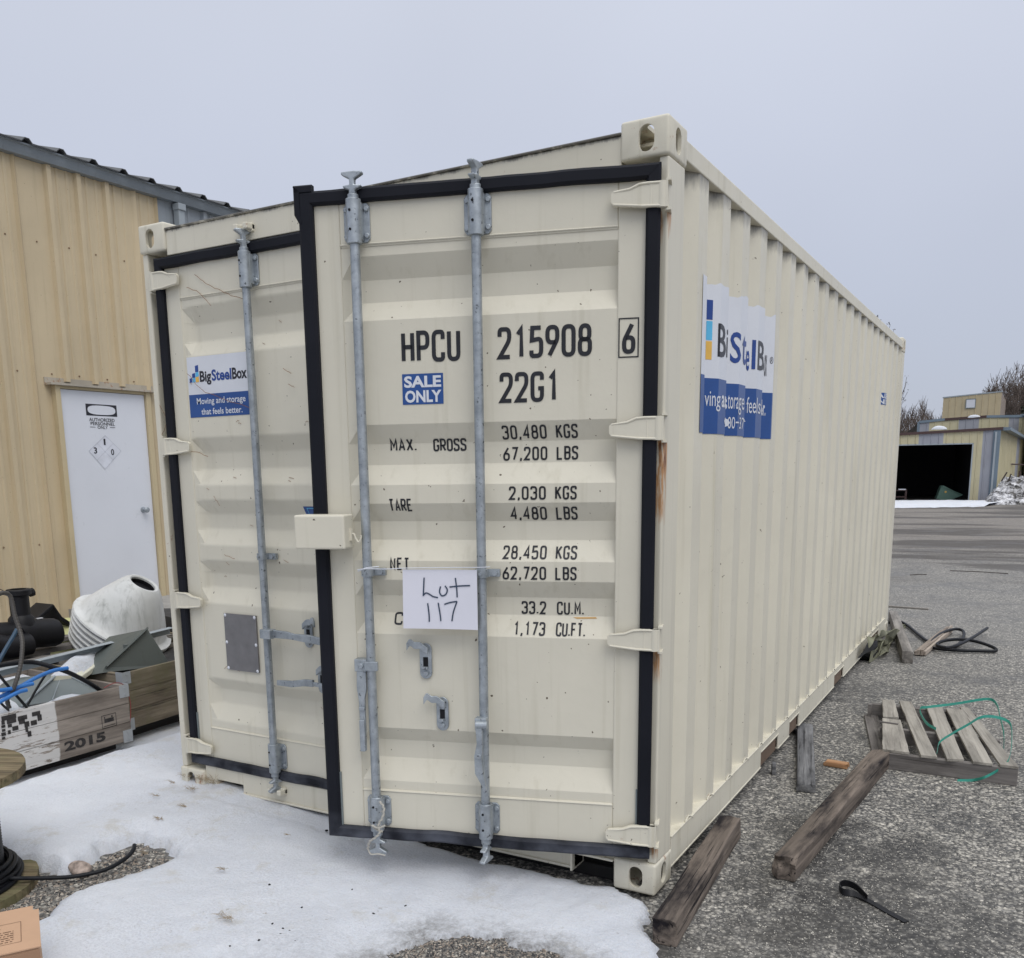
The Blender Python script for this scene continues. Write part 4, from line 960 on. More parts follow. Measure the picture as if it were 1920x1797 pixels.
# hose
z1=GZ+.022
hp=[p3(1668,1168,z1),p3(1682,1164,z1),p3(1700,1172,z1),p3(1722,1190,z1),p3(1740,1203,z1),p3(1765,1213,z1),p3(1790,1214,z1),p3(1805,1198,z1),p3(1806,1184,z1+.02),p3(1790,1180,z1+.03),p3(1765,1188,z1+.03),p3(1747,1203,z1+.02),p3(1746,1213,z1),p3(1760,1217,z1),p3(1800,1220,z1),p3(1840,1221,z1),p3(1866,1221,z1),p3(1862,1214,z1+.02),p3(1830,1203,z1+.04),p3(1800,1199,z1+.05),p3(1770,1202,z1+.05),p3(1757,1209,z1+.04),p3(1775,1215,z1+.04),p3(1800,1208,z1+.05),p3(1825,1195,z1+.05),p3(1851,1178,z1+.04)]
MB().tube(catmull(hp,7),.0135,8).build('black_hose',cablem,smooth=60,label='thick black hose in loose loops on the asphalt beyond the pallet',cat='hose')
# crumpled webbing
webm=plain('olive_webbing',(.17,.17,.115),.85,var=.45,sc_=9,bump=.3); webd=plain('dark_rubber_sheet',(.03,.03,.032),.7)
WB=thing('crumpled_webbing','heap of crumpled olive webbing stuffed under the far container corner','webbing')
rw=random.Random(11)
cz=Vector((2.52,5.0,GZ))
loops=[((1615,1228),(1630,1212),(1655,1215),(1660,1232)),((1632,1232),(1650,1238),(1680,1232),(1692,1222)),((1628,1205),(1640,1195),(1652,1200),(1650,1218)),((1645,1195),(1660,1185),(1678,1188),(1690,1210)),((1655,1215),(1668,1222),(1685,1215),(1680,1198)),((1640,1222),(1662,1214),(1690,1224),(1688,1236)),((1660,1200),(1672,1196),(1668,1212),(1655,1226))]
for i,q_ in enumerate(loops):
    pts=[]
    for k,(a,b) in enumerate(q_):
        zz=GZ+.02+.0085*max(0,1236-b)*(.85+.1*k%2); pp=PX(a,b,2.465+.025*(i%4)+.012*k); pp.z=max(pp.z,GZ+.012); pts.append(pp)
    c=catmull(pts,7); ws=[]
    for j,p in enumerate(c): a=i*1.3+j*.22; ws.append(Vector((.3*math.cos(a),.55,.85*math.sin(a)+.35)).normalized()*.045)
    MB().ribbon(c,ws,.006).build('webbing_fold',webm if i not in (0,) else webd,WB,smooth=60)
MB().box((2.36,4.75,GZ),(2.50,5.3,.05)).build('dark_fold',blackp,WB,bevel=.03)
# debris bits
for i,(px,py,l,a,lab) in enumerate(((1722,1078,.22,.4,'tiny dark scrap lying alone on the yard past the container'),(1835,1073,.75,-.1,'thin dark stick lying on the open yard'),(1750,1136,.0,0,''),)):
    if l: p=p3(px,py,GZ+.01); v=Vector((math.cos(a),math.sin(a)*1.5,0))*l; MB().tube([p-v*.5,p+Vector((0,.03,.003)),p+v*.5],.006,6).build('stick',plain('dark_stick',(.05,.04,.035),.9) if i==0 else bpy.data.materials['dark_stick'],label=lab,cat='stick')
MB().box((0,-.02,0),(.02,.02,.06)).build('wood_chock',greyplank,loc=(2.46,1.62,GZ),rot=(0,0,.3),bevel=.003,label='small dark wedge on the asphalt under the container rail',cat='wedge')

# ================================================================== LEFT BUILDING
WX=-4.42
LB=thing('metal_workshop','long tan ribbed metal workshop with a white door on the left','building',(WX,0,0))
def tanm(name,c,dirt=.5): return paint(name,c,.10,.45,dirt=dirt,speck=.6).m
tan=tanm('tan_wall_sheet',(.55,.45,.295),.38); greyw=tanm('grey_translucent_sheet',(.30,.33,.36)); trimm=tanm('grey_blue_trim',(.22,.25,.28),.4); roofm=tanm('dark_roof_sheet',(.09,.095,.10),.3); frm=tanm('tan_door_frame',(.52,.43,.27))
def rib_panel(y0,y1,z0,z1,name='wall_panel',m=tan,parent=LB,rb=.305,h=.038,o=0.):
    pts=[];y=y0
    k=math.ceil((y0-o)/rb)
    pts.append((y0,0))
    while o+k*rb<y1+.001:
        c=o+k*rb
        for dy,hh in ((-.036,0),(-.022,h),(.022,h),(.036,0)):
            if y0<c+dy<y1: pts.append((c+dy,hh))
        for f in (1/3,2/3):
            for dy,hh in ((-.018,0),(-.010,.009),(.010,.009),(.018,0)):
                if y0<c+rb*f+dy<y1: pts.append((c+rb*f+dy,hh))
        k+=1
    pts.append((y1,0)); pts.sort(); mb=MB(); n=len(pts)
    for z in (z0,z1): mb.v+=[(hh,yy,z) for yy,hh in pts]
    mb.f=[(i,i+1,n+i+1,n+i) for i in range(n-1)]
    return mb.build(name,m,parent)
dy0,dy1,dz0,dz1=2.637,3.589,.29,2.32
WTOP=4.275
for (a,b) in ((-1.23,-.31),(-.31,.61),(.61,1.53),(1.53,2.45)): rib_panel(a,b,0,WTOP)
rib_panel(2.45,dy0-.05,0,WTOP); rib_panel(dy0-.05,dy1+.05,dz1+.07,WTOP); rib_panel(dy1+.05,3.97,0,WTOP)
rib_panel(3.97,4.42,0,WTOP,m=greyw); rib_panel(4.42,5.3,0,WTOP,m=greyw)
for i in range(9): rib_panel(5.3+i*.92,6.22+i*.92,0,WTOP,m=(tan if i%3 else greyw))
MB().box((-8,-1.23,0),(-.03,13.6,WTOP)).build('building_core',tan,LB)
# eave trim: gutter with a lip
gt=MB(); L0,L1=-1.4,13.8
sec=[(.0,WTOP+.002),(.075,WTOP+.002),(.09,WTOP+.035),(.10,WTOP+.075),(.12,WTOP+.08),(.12,WTOP+.092),(.0,WTOP+.094)]
gt.v=[(x,y,z) for y in (L0,L1) for x,z in sec]; n=len(sec); gt.f=[(i,(i+1)%n,n+(i+1)%n,n+i) for i in range(n)]; gt.build('eave_gutter',trimm,LB)
rf=MB(); n=0; y=L0; pts=[]
while y<L1:
    pts+=[(y,0),(y+.20,0),(y+.235,.034),(y+.275,.034),(y+.305,0)]; y+=.33
for j,(x,z) in enumerate(((.15,WTOP+.096),(-7,WTOP+1.9))): rf.v+=[(x,a,z+b) for a,b in pts]
n=len(pts); rf.f=[(i,i+1,n+i+1,n+i) for i in range(n-1)]; ro=rf.build('roof',roofm,LB); md=ro.modifiers.new('s','SOLIDIFY'); md.thickness=.008
# downspout
dp=PX(336,404,WX+.06); MB().box((.02,dp.y-.04,.3),(.10,dp.y+.04,WTOP-.06)).box((.02,dp.y-.05,WTOP-.075),(.115,dp.y+.05,WTOP-.01)).build('downspout',greyl,LB,bevel=.006)
# screws
sw=MB()
for z in (.9,2.45,3.6):
    for k in range(-3,34): 
        yy=k*.305+.15+rnd.uniform(-.02,.02)
        if not (dy0<yy<dy1 and z<2.4): sw.tube([(.0,yy,z+rnd.uniform(-.01,.01)),(.008,yy,z)],.007,6)
sw.build('wall_screws',plain('rusty_screws',(.20,.13,.08),.8),LB,kind='stuff')
# door
dr=MB().box((.0,dy0,dz0),(.035,dy1,dz1)).build('door',paint('white_door_paint',(.66,.68,.73),.04,.35,dirt=.12,streak=False).m,LB,bevel=.003,label='plain white steel door with sign')
fr=MB().box((-.02,dy0-.055,0),(.065,dy0-.004,dz1+.03)).box((-.02,dy1+.004,0),(.065,dy1+.06,dz1+.03)).box((-.02,dy0-.004,dz1+.004),(.05,dy1+.004,dz1+.03)); fr.build('door_frame',frm,LB,bevel=.003)
cp=MB().box((0,dy0-.12,dz1+.030),(.10,dy1+.14,dz1+.048)).box((0,dy0-.12,dz1+.048),(.012,dy1+.14,dz1+.10)); me=cp.mesh('drip_cap',paint('worn_white_cap',(.42,.38,.31),.25,.5,rust=1.3,dirt=.6).m); ob('drip_cap',me,LB)
MB().box((0,dy0-.1,-.02),(.9,dy1+.1,.27)).build('concrete_step',plain('old_concrete',(.3,.29,.27),.9),LB)
kp=PX(270,956,WX+.05); mb=MB(); mb.lathe([(.0,.035),(.030,.035),(.030,.045),(.012,.05),(.012,.075),(.026,.082),(.030,.098),(.022,.112),(.001,.115)],16,Matrix.Translation((0,kp.y,kp.z))@Matrix.Rotation(R(90),4,'Y')); mb.build('door_knob',galvm,dr,smooth=40)
fw=lambda o:(lambda a,b: Vector((.0365+o,a,b)))
def W2(px,py): p=PX(px,py,WX+.037); return p.y,p.z
a,b=W2(160,757); c,d=W2(220,782); flat('sign_panel',rect2(a,c,d,b),fw(0),ink,dr)
cy_,cz_=(a+c)/2,(b+d)/2; flat('sign_oval',poly2([(cy_+(c-a)*.45*math.copysign(abs(math.cos(t*.2618))**.7,math.cos(t*.2618)),cz_+(b-d)*.40*math.copysign(abs(math.sin(t*.2618))**.7,math.sin(t*.2618))) for t in range(24)]),fw(.001),white_v,dr)
a,b=W2(167,784); c,d=W2(215,791); flat('sign_lettering',font_text('AUTHORIZED',a,c,W2(190,791)[1],W2(190,784.5)[1],.01),fw(.001),ink,dr)
flat('sign_lettering',font_text('PERSONNEL',W2(170,795)[0],c,W2(190,798)[1],W2(190,792)[1],.01),fw(.001),ink,dr)
flat('sign_lettering',[font_text('ONLY',W2(183,800)[0],W2(202,800)[0],W2(190,804.5)[1],W2(190,798.8)[1],.01),rect2(W2(169,801)[0],W2(179,801)[0],W2(175,801.5)[1],W2(175,800.6)[1]),rect2(W2(206,801)[0],W2(216,801)[0],W2(211,802.5)[1],W2(211,801.6)[1])],fw(.001),ink,dr)
C4=[W2(197,817),W2(227,846),W2(197,880),W2(167,846)]
flat('hazard_diamond',poly2(C4),fw(0),plain('faded_white_sticker',(.62,.64,.70),.5),dr)
ctr=((C4[0][0]+C4[2][0])/2,(C4[1][1]+C4[3][1])/2)
ln=MB()
for i in range(4):
    p,q_=Vector(C4[i]),Vector(C4[(i+1)%4]); m_=MB(); stroke_geo(m_,[tuple(p),tuple(q_)],.006,False); ln.add(m_.v,m_.f)
p,q_=(Vector(C4[0])+Vector(C4[1]))/2,(Vector(C4[2])+Vector(C4[3]))/2; m_=MB(); stroke_geo(m_,[tuple(p),tuple(q_)],.004,False); ln.add(m_.v,m_.f)
p,q_=(Vector(C4[0])+Vector(C4[3]))/2,(Vector(C4[2])+Vector(C4[1]))/2; m_=MB(); stroke_geo(m_,[tuple(p),tuple(q_)],.004,False); ln.add(m_.v,m_.f)
flat('hazard_lines',ln,fw(.001),plain('faint_grey_print',(.50,.52,.57),.5),dr)
for ch,(px,py) in (('1',(196,829)),('3',(179,845)),('0',(211,848))):
    y_,z_=W2(px,py); flat('hazard_digit',font_text(ch,y_-(.010 if ch=='1' else .018),y_+(.010 if ch=='1' else .018),z_-.030,z_+.030,.02),fw(.0015),ink,dr)

# ================================================================== LEFT JUNK
bracket=paint('galvanised_bracket',(.36,.38,.40),.15,.45,dirt=.4).m
def crate(name,x1,y0,y1,zb,zt,depth,label,m,m_front,rz=0,text=False):
    t=thing(name,label,'crate',(x1,(y0+y1)/2,GZ),rz,'wooden crates of scrap behind the container'); L=y1-y0; h=zt-zb; np_=3
    for k in range(np_):
        z0=zb-GZ+h*k/np_+.001; z1_=zb-GZ+h*(k+1)/np_-.0015
        me=MB().box((-L/2,-.012,z0),(L/2,.012,z1_)).mesh('side_plank',m_front); o=ob('side_plank',me,t,(-.012,0,0),(0,0,R(90)),bevel=.002)
        me=MB().box((-L/2,-.012,z0),(L/2,.012,z1_)).mesh('side_plank',m); ob('side_plank',me,t,(-depth+.012,0,0),(0,0,R(90)),bevel=.002)
        for yy in (-L/2+.012,L/2-.012):
            me=MB().box((-depth+.03,-.012,z0),(-.026,.012,z1_)).mesh('end_plank',m); ob('end_plank',me,t,(0,yy,0),bevel=.002)
    for i in range(5): me=MB().box((-L/2+.03,-.09,0),(L/2-.03,.09,.015)).mesh('floor_board',m); ob('floor_board',me,t,(-.13-i*(depth-.2)/4,0,zb-GZ),(0,0,R(90)))
    for xx in (-.14,-depth/2,-depth+.08): me=MB().box((-.04,-L/2+.02,0),(.03,L/2-.03,zb-GZ-.001)).mesh('skid',plain('wet_black_wood',(.02,.018,.017),.8) if 'wet_black_wood' not in bpy.data.materials else bpy.data.materials['wet_black_wood']); ob('skid',me,t,(xx,0,0))
    for yy,s in ((-L/2,1),(L/2,-1)):
        for zz in (h-.03+zb-GZ,zb-GZ+.03):
            mb=MB().box((.001,min(yy-s*.0,yy+s*.055),zz-.035),(.004,max(yy,yy+s*.055),zz+.035)).box((-.05,min(yy,yy-s*.004),zz-.035),(.004,max(yy,yy-s*.004),zz+.035))
            for a in (-.018,.018): mb.tube([(.003,yy+s*.025,zz+a),(.008,yy+s*.025,zz+a)],.006,6)
            mb.build('corner_bracket',bracket,t)
    return t
CA=crate('wooden_crate',-.80,-1.05,.335,.055,.372,.95,'weathered wooden crate stencilled 2015 with flaking white paint',cratew,cratewp,R(-2.0))
CB=crate('wooden_crate',-.93,.40,1.55,.075,.41,.9,'mossy brown wooden crate half hidden behind the container post',cratem,cratem,R(3))
# crate A stencil marks (crate-local: x outwards, y along)
ca=lambda a,b: Vector((.0025,a,b)); fade=plain('worn_black_stencil',(.03,.027,.027),.8,var=.5,sc_=40)
def CAl(px,py):
    p=PX(px,py,-.80)-Vector((-.80,(-1.05+.335)/2,GZ)); return p.y,p.z
def ctext(txt,pts,b=.0): 
    (y0,z0),(y1,z1)=CAl(*pts[0]),CAl(*pts[1]); return font_text(txt,y0,y1,z1,z0,b)
y0,z0=CAl(120,1420); y1,z1=CAl(193,1374)
flat('stencil_mark',font_text('2015',y0+.0,y1,z0+.030,z1+.012,.04),ca,fade,CA)
y0,z0=CAl(188,1370); y1,z1=CAl(212,1335); flat('stencil_mark',[frame2(y0,y1,z0+.01,z1,.003),rect2(y0+.01,y1-.01,z0+.02,z0+.023),rect2(y0+.016,y1-.016,z0+.040,z1-.022),rect2(y0+.016,y0+.022,z1-.02,z1-.010),rect2(y1-.03,y1-.022,z1-.02,z1-.010)],ca,fade,CA)
# broken FP stencil pieces
st_=[]
def blk(px0,py0,px1,py1): (a,b),(c,d)=CAl(px0,py0),CAl(px1,py1); st_.append(rect2(a,c,d,b))
for q_ in ((2,1352,9,1358),(2,1361,10,1364),(3,1368,10,1371),(2,1375,11,1379),(3,1383,10,1386),(12,1350,30,1354),(14,1359,22,1363),(22,1363,34,1368),(14,1370,20,1376),(32,1344,50,1348),(34,1350,46,1356),(44,1354,54,1362),(46,1364,52,1372),(58,1336,74,1340),(68,1341,77,1350),(56,1352,68,1358),(50,1372,58,1380),(2,1344,30,1346)): blk(*q_)
flat('stencil_mark',st_,ca,fade,CA)
# snow filling crate A
sm=MB(); nx,ny=14,20
for i in range(nx+1):
    for j in range(ny+1):
        x=-.03-.88*i/nx; y=-.66+1.32*j/ny; sm.v.append((x,y,.37+.05*noise.noise(Vector((x*3,y*3,2)))+.06*math.sin(i/nx*math.pi)-(.08 if i in(0,nx) or j in (0,ny) else 0)-.09*max(0,y/.66)*(1-i/nx)))
for i in range(nx):
    for j in range(ny): a=i*(ny+1)+j; sm.f.append((a,a+1,a+ny+2,a+ny+1))
o=sm.build('snow_in_crate',snowm,smooth=80,loc=(-.80,-.357,GZ),rot=(0,0,R(-2)),label='snow heaped inside the open crate stencilled 2015',cat='snow')
sm=MB()
for i in range(9):
    for j in range(9):
        x=-.03-.84*i/8; y=-.55+1.1*j/8; sm.v.append((x,y,.33+.03*noise.noise(Vector((x*4,y*3,8)))))
for i in range(8):
    for j in range(8): a=i*9+j; sm.f.append((a,a+1,a+10,a+9))
sm.build('scrap_fill',plain('dark_scrap',(.03,.028,.027),.8,sc_=20,var=.6),smooth=60,loc=(-.93,.975,GZ),rot=(0,0,R(3)),kind='stuff',label='dark scrap lying inside the mossy crate')
def wedge(name,pts_near,depthv,m,label,cat,rimr=.008,parts=None):
    """folded sheet hood: polygon pts (world) extruded by depthv with raised rim"""
    n=len(pts_near); v=[Vector(p) for p in pts_near]+[Vector(p)+Vector(depthv) for p in pts_near]
    mb=MB().add(v,[tuple(range(n)),tuple(range(n,2*n))]+[(i,(i+1)%n,n+(i+1)%n,n+i) for i in range(n)])
    o=mb.build(name,m,bevel=.004,label=label,cat=cat); return o
# grey hood nearer, lying in crate A: triangular face
T=[PX(40,1325,-.93),PX(103,1268,-1.02),PX(118,1262,-1.05),PX(196,1300,-.93)]
h1=thing('grey_metal_hood','blue grey folded metal hood lying in snow inside the 2015 crate','metal hood',T[0])
def rel(o,pts): return [Vector(p)-o.location for p in pts]
mb=MB(); q_=rel(h1,T); back=Vector((-.30,-.10,-.04)); v=q_+[p+back for p in q_]; mb.add(v,[(0,1,2,3),(4,5,6,7),(0,1,5,4),(1,2,6,5),(2,3,7,6)]); mb.build('sheet',greym,h1)
MB().tube([q_[0],q_[1]],.006,6).tube([q_[2],q_[3]],.008,6).build('folded_edge',greyl,h1,smooth=50); MB().tube([q_[0].lerp(q_[3],.35)+Vector((.004,0,.01)),q_[1].lerp(q_[2],.6)+Vector((.004,0,-.02))],.003,5).build('crease',greyl,h1,smooth=50)
# dark hood behind
T=[PX(192,1262,-1.02),PX(196,1252,-1.04),PX(273,1180,-1.10),PX(277,1181,-1.10),PX(320,1247,-1.02)]
h2=thing('dark_metal_hood','dark green grey metal hood standing tilted behind the crates by the container','metal hood',T[0])
mb=MB(); q_=rel(h2,T); back=Vector((-.28,-.05,-.06)); v=q_+[p+back for p in q_]; mb.add(v,[(0,1,2,3,4),(5,6,7,8,9),(0,1,6,5),(1,2,7,6),(2,3,8,7),(3,4,9,8),(0,4,9,5)]); mb.build('sheet',greyd,h2)
MB().ribbon([q_[1]+Vector((.01,0,0)),q_[1].lerp(q_[2],.45)+Vector((.012,0,0)),q_[2]+Vector((.01,0,0))],Vector((.012,.0,.012)),.010).build('folded_edge',greyd,h2); MB().box((-.015,-.012,-.012),(.015,.012,.016)).build('edge_clip',greyd,h2,loc=q_[1].lerp(q_[2],.52))
# foam board with snow on it
F4=[PX(95,1268,-1.02),PX(155,1267,-1.02),PX(212,1225,-1.35),PX(150,1218,-1.5)]
c0=sum((Vector(p) for p in F4),Vector())/4
mb=MB(); v=[p-c0 for p in F4]; mb.add(v+[p-Vector((0,0,.028)) for p in v],[(0,1,2,3),(4,5,6,7),(0,1,5,4),(1,2,6,5),(2,3,7,6),(3,0,4,7)]); fb=mb.build('foam_board',foam,loc=c0,bevel=.004,label='yellowed broken foam board sloping behind the grey hood',cat='foam board')
sb=MB(); 
for i in range(9):
    for j in range(9):
        p=(v[0].lerp(v[1],i/8)).lerp(v[3].lerp(v[2],i/8),j/8); e_=min(i,8-i,j,8-j); sb.v.append((p.x,p.y,p.z+(.035*min(1,e_/2)+.012*noise.noise(Vector((i*.5,j*.5,1))) if e_ else .001)-(.02 if i>5 else 0)))
for i in range(8):
    for j in range(8): a=i*9+j; sb.f.append((a,a+1,a+10,a+9))
sb.build('snow_on_board',snowm,smooth=80,loc=c0,label='thin snow lying on the foam board',cat='snow')
# grey angle bar
a,b=PX(-60,1268,-1.30),PX(317,1176,-1.30)
d=(b-a); MB().box((0,-.003,-.045),(d.length,.003,.0)).box((0,-.05,-.003),(d.length,-.003,.0)).build('angle_bar',greyl,loc=a,rot=(Vector((0,-math.asin(d.z/d.length),math.atan2(d.y,d.x)))),label='long pale grey steel angle bar lying across the scrap pile',cat='steel bar',bevel=.001)
a,b=PX(-60,1245,-1.70),PX(105,1213,-1.70); 
PLD=thing('old_pallet','dark old pallet edge under the black fittings','pallet',(-1.75,.6,GZ))
for k,(x,z) in enumerate(((-.0,.40),(-.02,.33),(.0,.26),(-.3,.40),(-.6,.40),(-.9,.40))): me=MB().box((-.9,-.05,0),(.85,.05,.03)).mesh('board',greywood if k<3 else palletd); ob('board',me,PLD,(x,.05*k,z),(0,0,R(90)),bevel=.002)
for yy in (-.7,0,.7): me=MB().box((-.95,-.04,0),(.05,.04,.40)).mesh('bearer',greywood); ob('bearer',me,PLD,(0,yy,0))
# white nested cones ------------------------------------------------
def camframe(origin,ax_r,ax_u,ax_f):
    z=(CR*ax_r+CU*ax_u-CF*ax_f).normalized(); x=z.cross(Vector((0,0,1))).normalized(); y=z.cross(x)
    M_=Matrix.Identity(4)
    for i in range(3): M_[i][0],M_[i][1],M_[i][2],M_[i][3]=x[i],y[i],z[i],origin[i]
    return M_
c0=PD(232,1167,CF.dot(PX(232,1167,-1.85)-CAM)); Mc=camframe(c0,.53,.82,.27); sc1=(PD(332,1167,CF.dot(c0-CAM))-c0).length/100  # metres per px there
WC=thing('white_cone_stack','stack of stained white plastic cones tipped over in front of the white door','plastic cones',c0)
Ml=Matrix.Translation(-c0)@Mc; u=sc1
mb=MB().lathe([(90*u,-5*u),(93*u,-3*u),(92*u,0*u),(84*u,1.5*u),(80*u,5*u),(74*u,18*u),(62*u,40*u),(50*u,60*u),(40*u,76*u),(33*u,85*u),(28*u,89*u),(25*u,89*u),(23*u,87*u),(23*u,82*u),(36*u,66*u),(70*u,8*u)],40,Ml); mb.build('cone',conem,WC,smooth=35)
for k in range(5):
    z0=-(14+11.5*k)*u; r0=(91-3*k)*u
    MB().lathe([(r0-12*u,z0+9*u),(r0-2*u,z0+5*u),(r0,z0+2*u),(r0-1*u,z0-1*u),(r0-12*u,z0-1*u),(r0-20*u,z0-3*u),(r0-22*u,z0+8*u)],36,Ml).build('cone_rim',conem,WC,smooth=35)
MB().lathe([(22*u,84*u),(22*u,20*u)],24,Ml).lathe([(22.5*u,77*u),(0.01,77*u)],24,Ml).build('cone_bore',blackp,WC,smooth=40)
# yellow-green tub
c0=PX(128,1212,-2.5); u=(PD(228,1212,CF.dot(c0-CAM))-c0).length/100
TB=thing('plastic_tub','yellow green plastic tub with a conical lid beside the white cones','plastic tub',c0+Vector((0,0,-30*u)))
Mt=Matrix.Translation((.0,.02,.07))@Matrix.Rotation(R(-8),4,'X')
MB().lathe([(30*u,-60*u),(38*u,26*u),(39*u,28*u),(39*u,32*u)],32,Mt,cap=True).build('tub',yelp,TB,smooth=40); MB().lathe([(40*u,32*u),(44*u,35*u),(43*u,38*u),(24*u,54*u),(12*u,64*u),(.1*u,65*u)],32,Mt).build('lid',yelp,TB,smooth=40)
# black fittings ----------------------------------------------------
u=(PD(150,1180,CF.dot(PX(50,1180,-2.0)-CAM))-PD(50,1180,CF.dot(PX(50,1180,-2.0)-CAM))).length/100
def fit(px,py,x=-2.0): return PX(px,py,x)
f1=thing('pipe_fitting','black plastic pipe tee with its collar pointing up','pipe fitting',fit(38,1145)); q0=f1.location
def rl(px,py,x=-2.0): return fit(px,py,x)-q0
MB().lathe([(17*u,-30*u),(17*u,28*u),(22*u,30*u),(22*u,38*u),(20*u,40*u),(14*u,40*u),(14*u,20*u)],24).build('collar',blackp,f1,smooth=40)
MB().lathe([(24*u,-46*u),(25*u,-36*u),(22*u,-14*u),(17*u,-8*u)],24).build('body',blackp,f1,smooth=40)
MB().tube([rl(55,1112),rl(62,1110)],8*u,8).build('lug',blackp,f1)
f2=thing('pipe_fitting','long black plastic pipe lying under the tee fitting','pipe fitting',fit(-30,1185)); q0=f2.location
MB().tube([rl(-30,1196),rl(30,1192),rl(33,1191),rl(36,1189),rl(100,1186),rl(106,1185)],[26*u,26*u,29*u,29*u,27*u,25*u],24).build('pipe',blackp,f2,smooth=40)
MB().box((0,-.02,0),(.02,.02,.004)).build('white_tag',white_v,f2,loc=rl(72,1160)+Vector((.0,0,.0)))
f3=thing('pipe_fitting','black plastic saddle bracket lying beyond the pipe near the white door','pipe fitting',fit(85,1160,-2.5)); q0=f3.location
def r5(px,py): return fit(px,py,-2.5)-q0
mb=MB(); mb.ribbon([r5(50,1165),r5(84,1135),r5(98,1158),r5(125,1175)],Vector((.10,0,.0)),.03); mb.build('saddle',blackp,f3,bevel=.006)
f4=thing('pipe_fitting','low black plastic sleeve at the left edge behind the hoses','pipe fitting',fit(0,1200,-1.9)); q0=f4.location
MB().tube([fit(-60,1200,-1.9)-q0,fit(10,1215,-1.9)-q0,fit(55,1208,-1.9)-q0],[20*u,22*u,20*u],20).build('sleeve',blackp,f4,smooth=40)
# dark backing heap beneath (dark gaps between junk)
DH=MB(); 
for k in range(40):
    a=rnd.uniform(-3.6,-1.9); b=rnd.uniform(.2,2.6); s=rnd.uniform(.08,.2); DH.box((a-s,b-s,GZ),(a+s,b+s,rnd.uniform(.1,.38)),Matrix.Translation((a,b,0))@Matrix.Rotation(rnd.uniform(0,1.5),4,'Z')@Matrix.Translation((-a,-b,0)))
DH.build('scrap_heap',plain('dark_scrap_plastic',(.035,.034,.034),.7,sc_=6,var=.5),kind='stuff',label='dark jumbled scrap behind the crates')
# conduit and hoses -------------------------------------------------
def hose(name,pts,r,m,label,cat,ridge=0,n=8):
    c=catmull(pts,8)
    if ridge:
        L=[];rr=[]
        d=0; fine=[]
        for a,b in zip(c,c[1:]):
            k=max(1,int((b-a).length/.004)); fine+=[a.lerp(b,i/k) for i in range(k)]
        c=fine; rr=[r*(1+.16*(i%3==0)) for i in range(len(c))]
        return MB().tube(c,rr,n).build(name,m,smooth=60,label=label,cat=cat)
    return MB().tube(c,r,n).build(name,m,smooth=60,label=label,cat=cat)
hose('corrugated_conduit',[PX(-5,1115,-.9),PX(8,1112,-.9),PX(20,1120,-.9),PX(28,1155,-.88),PX(38,1185,-.85),PX(42,1210,-.82),PX(38,1250,-.8),PX(26,1290,-.8),PX(14,1310,-.85),PX(18,1332,-.84)],.0105,plain('brown_grey_conduit',(.06,.055,.05),.45),'corrugated metal conduit arching up over the 2015 crate','conduit',1)
hose('black_hose',[PX(-20,1252,-.9),PX(20,1245,-.9),PX(60,1242,-.9),PX(95,1250,-.86),PX(130,1262,-.82),PX(165,1280,-.84),PX(190,1296,-.86)],.012,cablem,'black hose lying along the far rim of the 2015 crate','hose')
hose('black_cable',[PX(-5,1262,-.84),PX(18,1290,-.82),PX(46,1322,-.80),PX(52,1330,-.84)],.007,cablem,'thin black cable hanging slantwise over the snow in the crate','cable')
hose('black_cable',[PX(-5,1312,-.80),PX(8,1325,-.79),PX(16,1332,-.82)],.006,cablem,'short black cable at the left rim of the crate','cable')
hose('black_cable',[PX(100,1248,-.86),PX(88,1262,-.86),PX(70,1290,-.84),PX(52,1322,-.82)],.006,cablem,'thin black cable crossing the edge of the grey hood','cable')
for i,(q_,lab) in enumerate((((-10,1310),(30,1296),(70,1270),(100,1258),(127,1253),'topmost'),((-10,1318),(25,1300),(62,1282),'middle'),((-10,1323),(20,1310),(50,1294),'lowest')) if 0 else ((((-10,1312),(30,1292),(70,1270),(100,1258),(127,1253)),'longest of the three blue pipes over the crate'),(((-10,1296),(20,1292),(45,1286),(62,1282)),'middle of the three blue pipes over the crate'),(((-10,1322),(15,1308),(35,1298),(50,1294)),'shortest and lowest of the three blue pipes over the crate'))):
    hose('blue_pipe',[PX(a,b,-.82+.015*i) for a,b in q_],.0105,bluep,lab,'pipe')
hose('blue_hose',[PX(-5,1245,-1.1),PX(12,1215,-1.1),PX(24,1195,-1.1),PX(32,1180,-1.1)],.011,plain('dark_blue_hose',(.03,.07,.12),.4),'dark blue hose leaning up beside the conduit at the left edge','hose')
hose('red_wire',[PX(195,1290,-.78),PX(215,1281,-.78),PX(232,1285,-.78),PX(243,1310,-.78),PX(245,1340,-.78),PX(241,1378,-.78)],.0022,plain('red_wire_sheath',(.25,.04,.04),.5),'thin red wire hanging down the crate corner','wire')
# thin twig wires top left
hose('thin_wire',[PX(-5,1103,-1.2),PX(8,1109,-1.2),PX(20,1118,-1.2)],.002,blackp,'thin dark wire poking in at the left edge','wire')
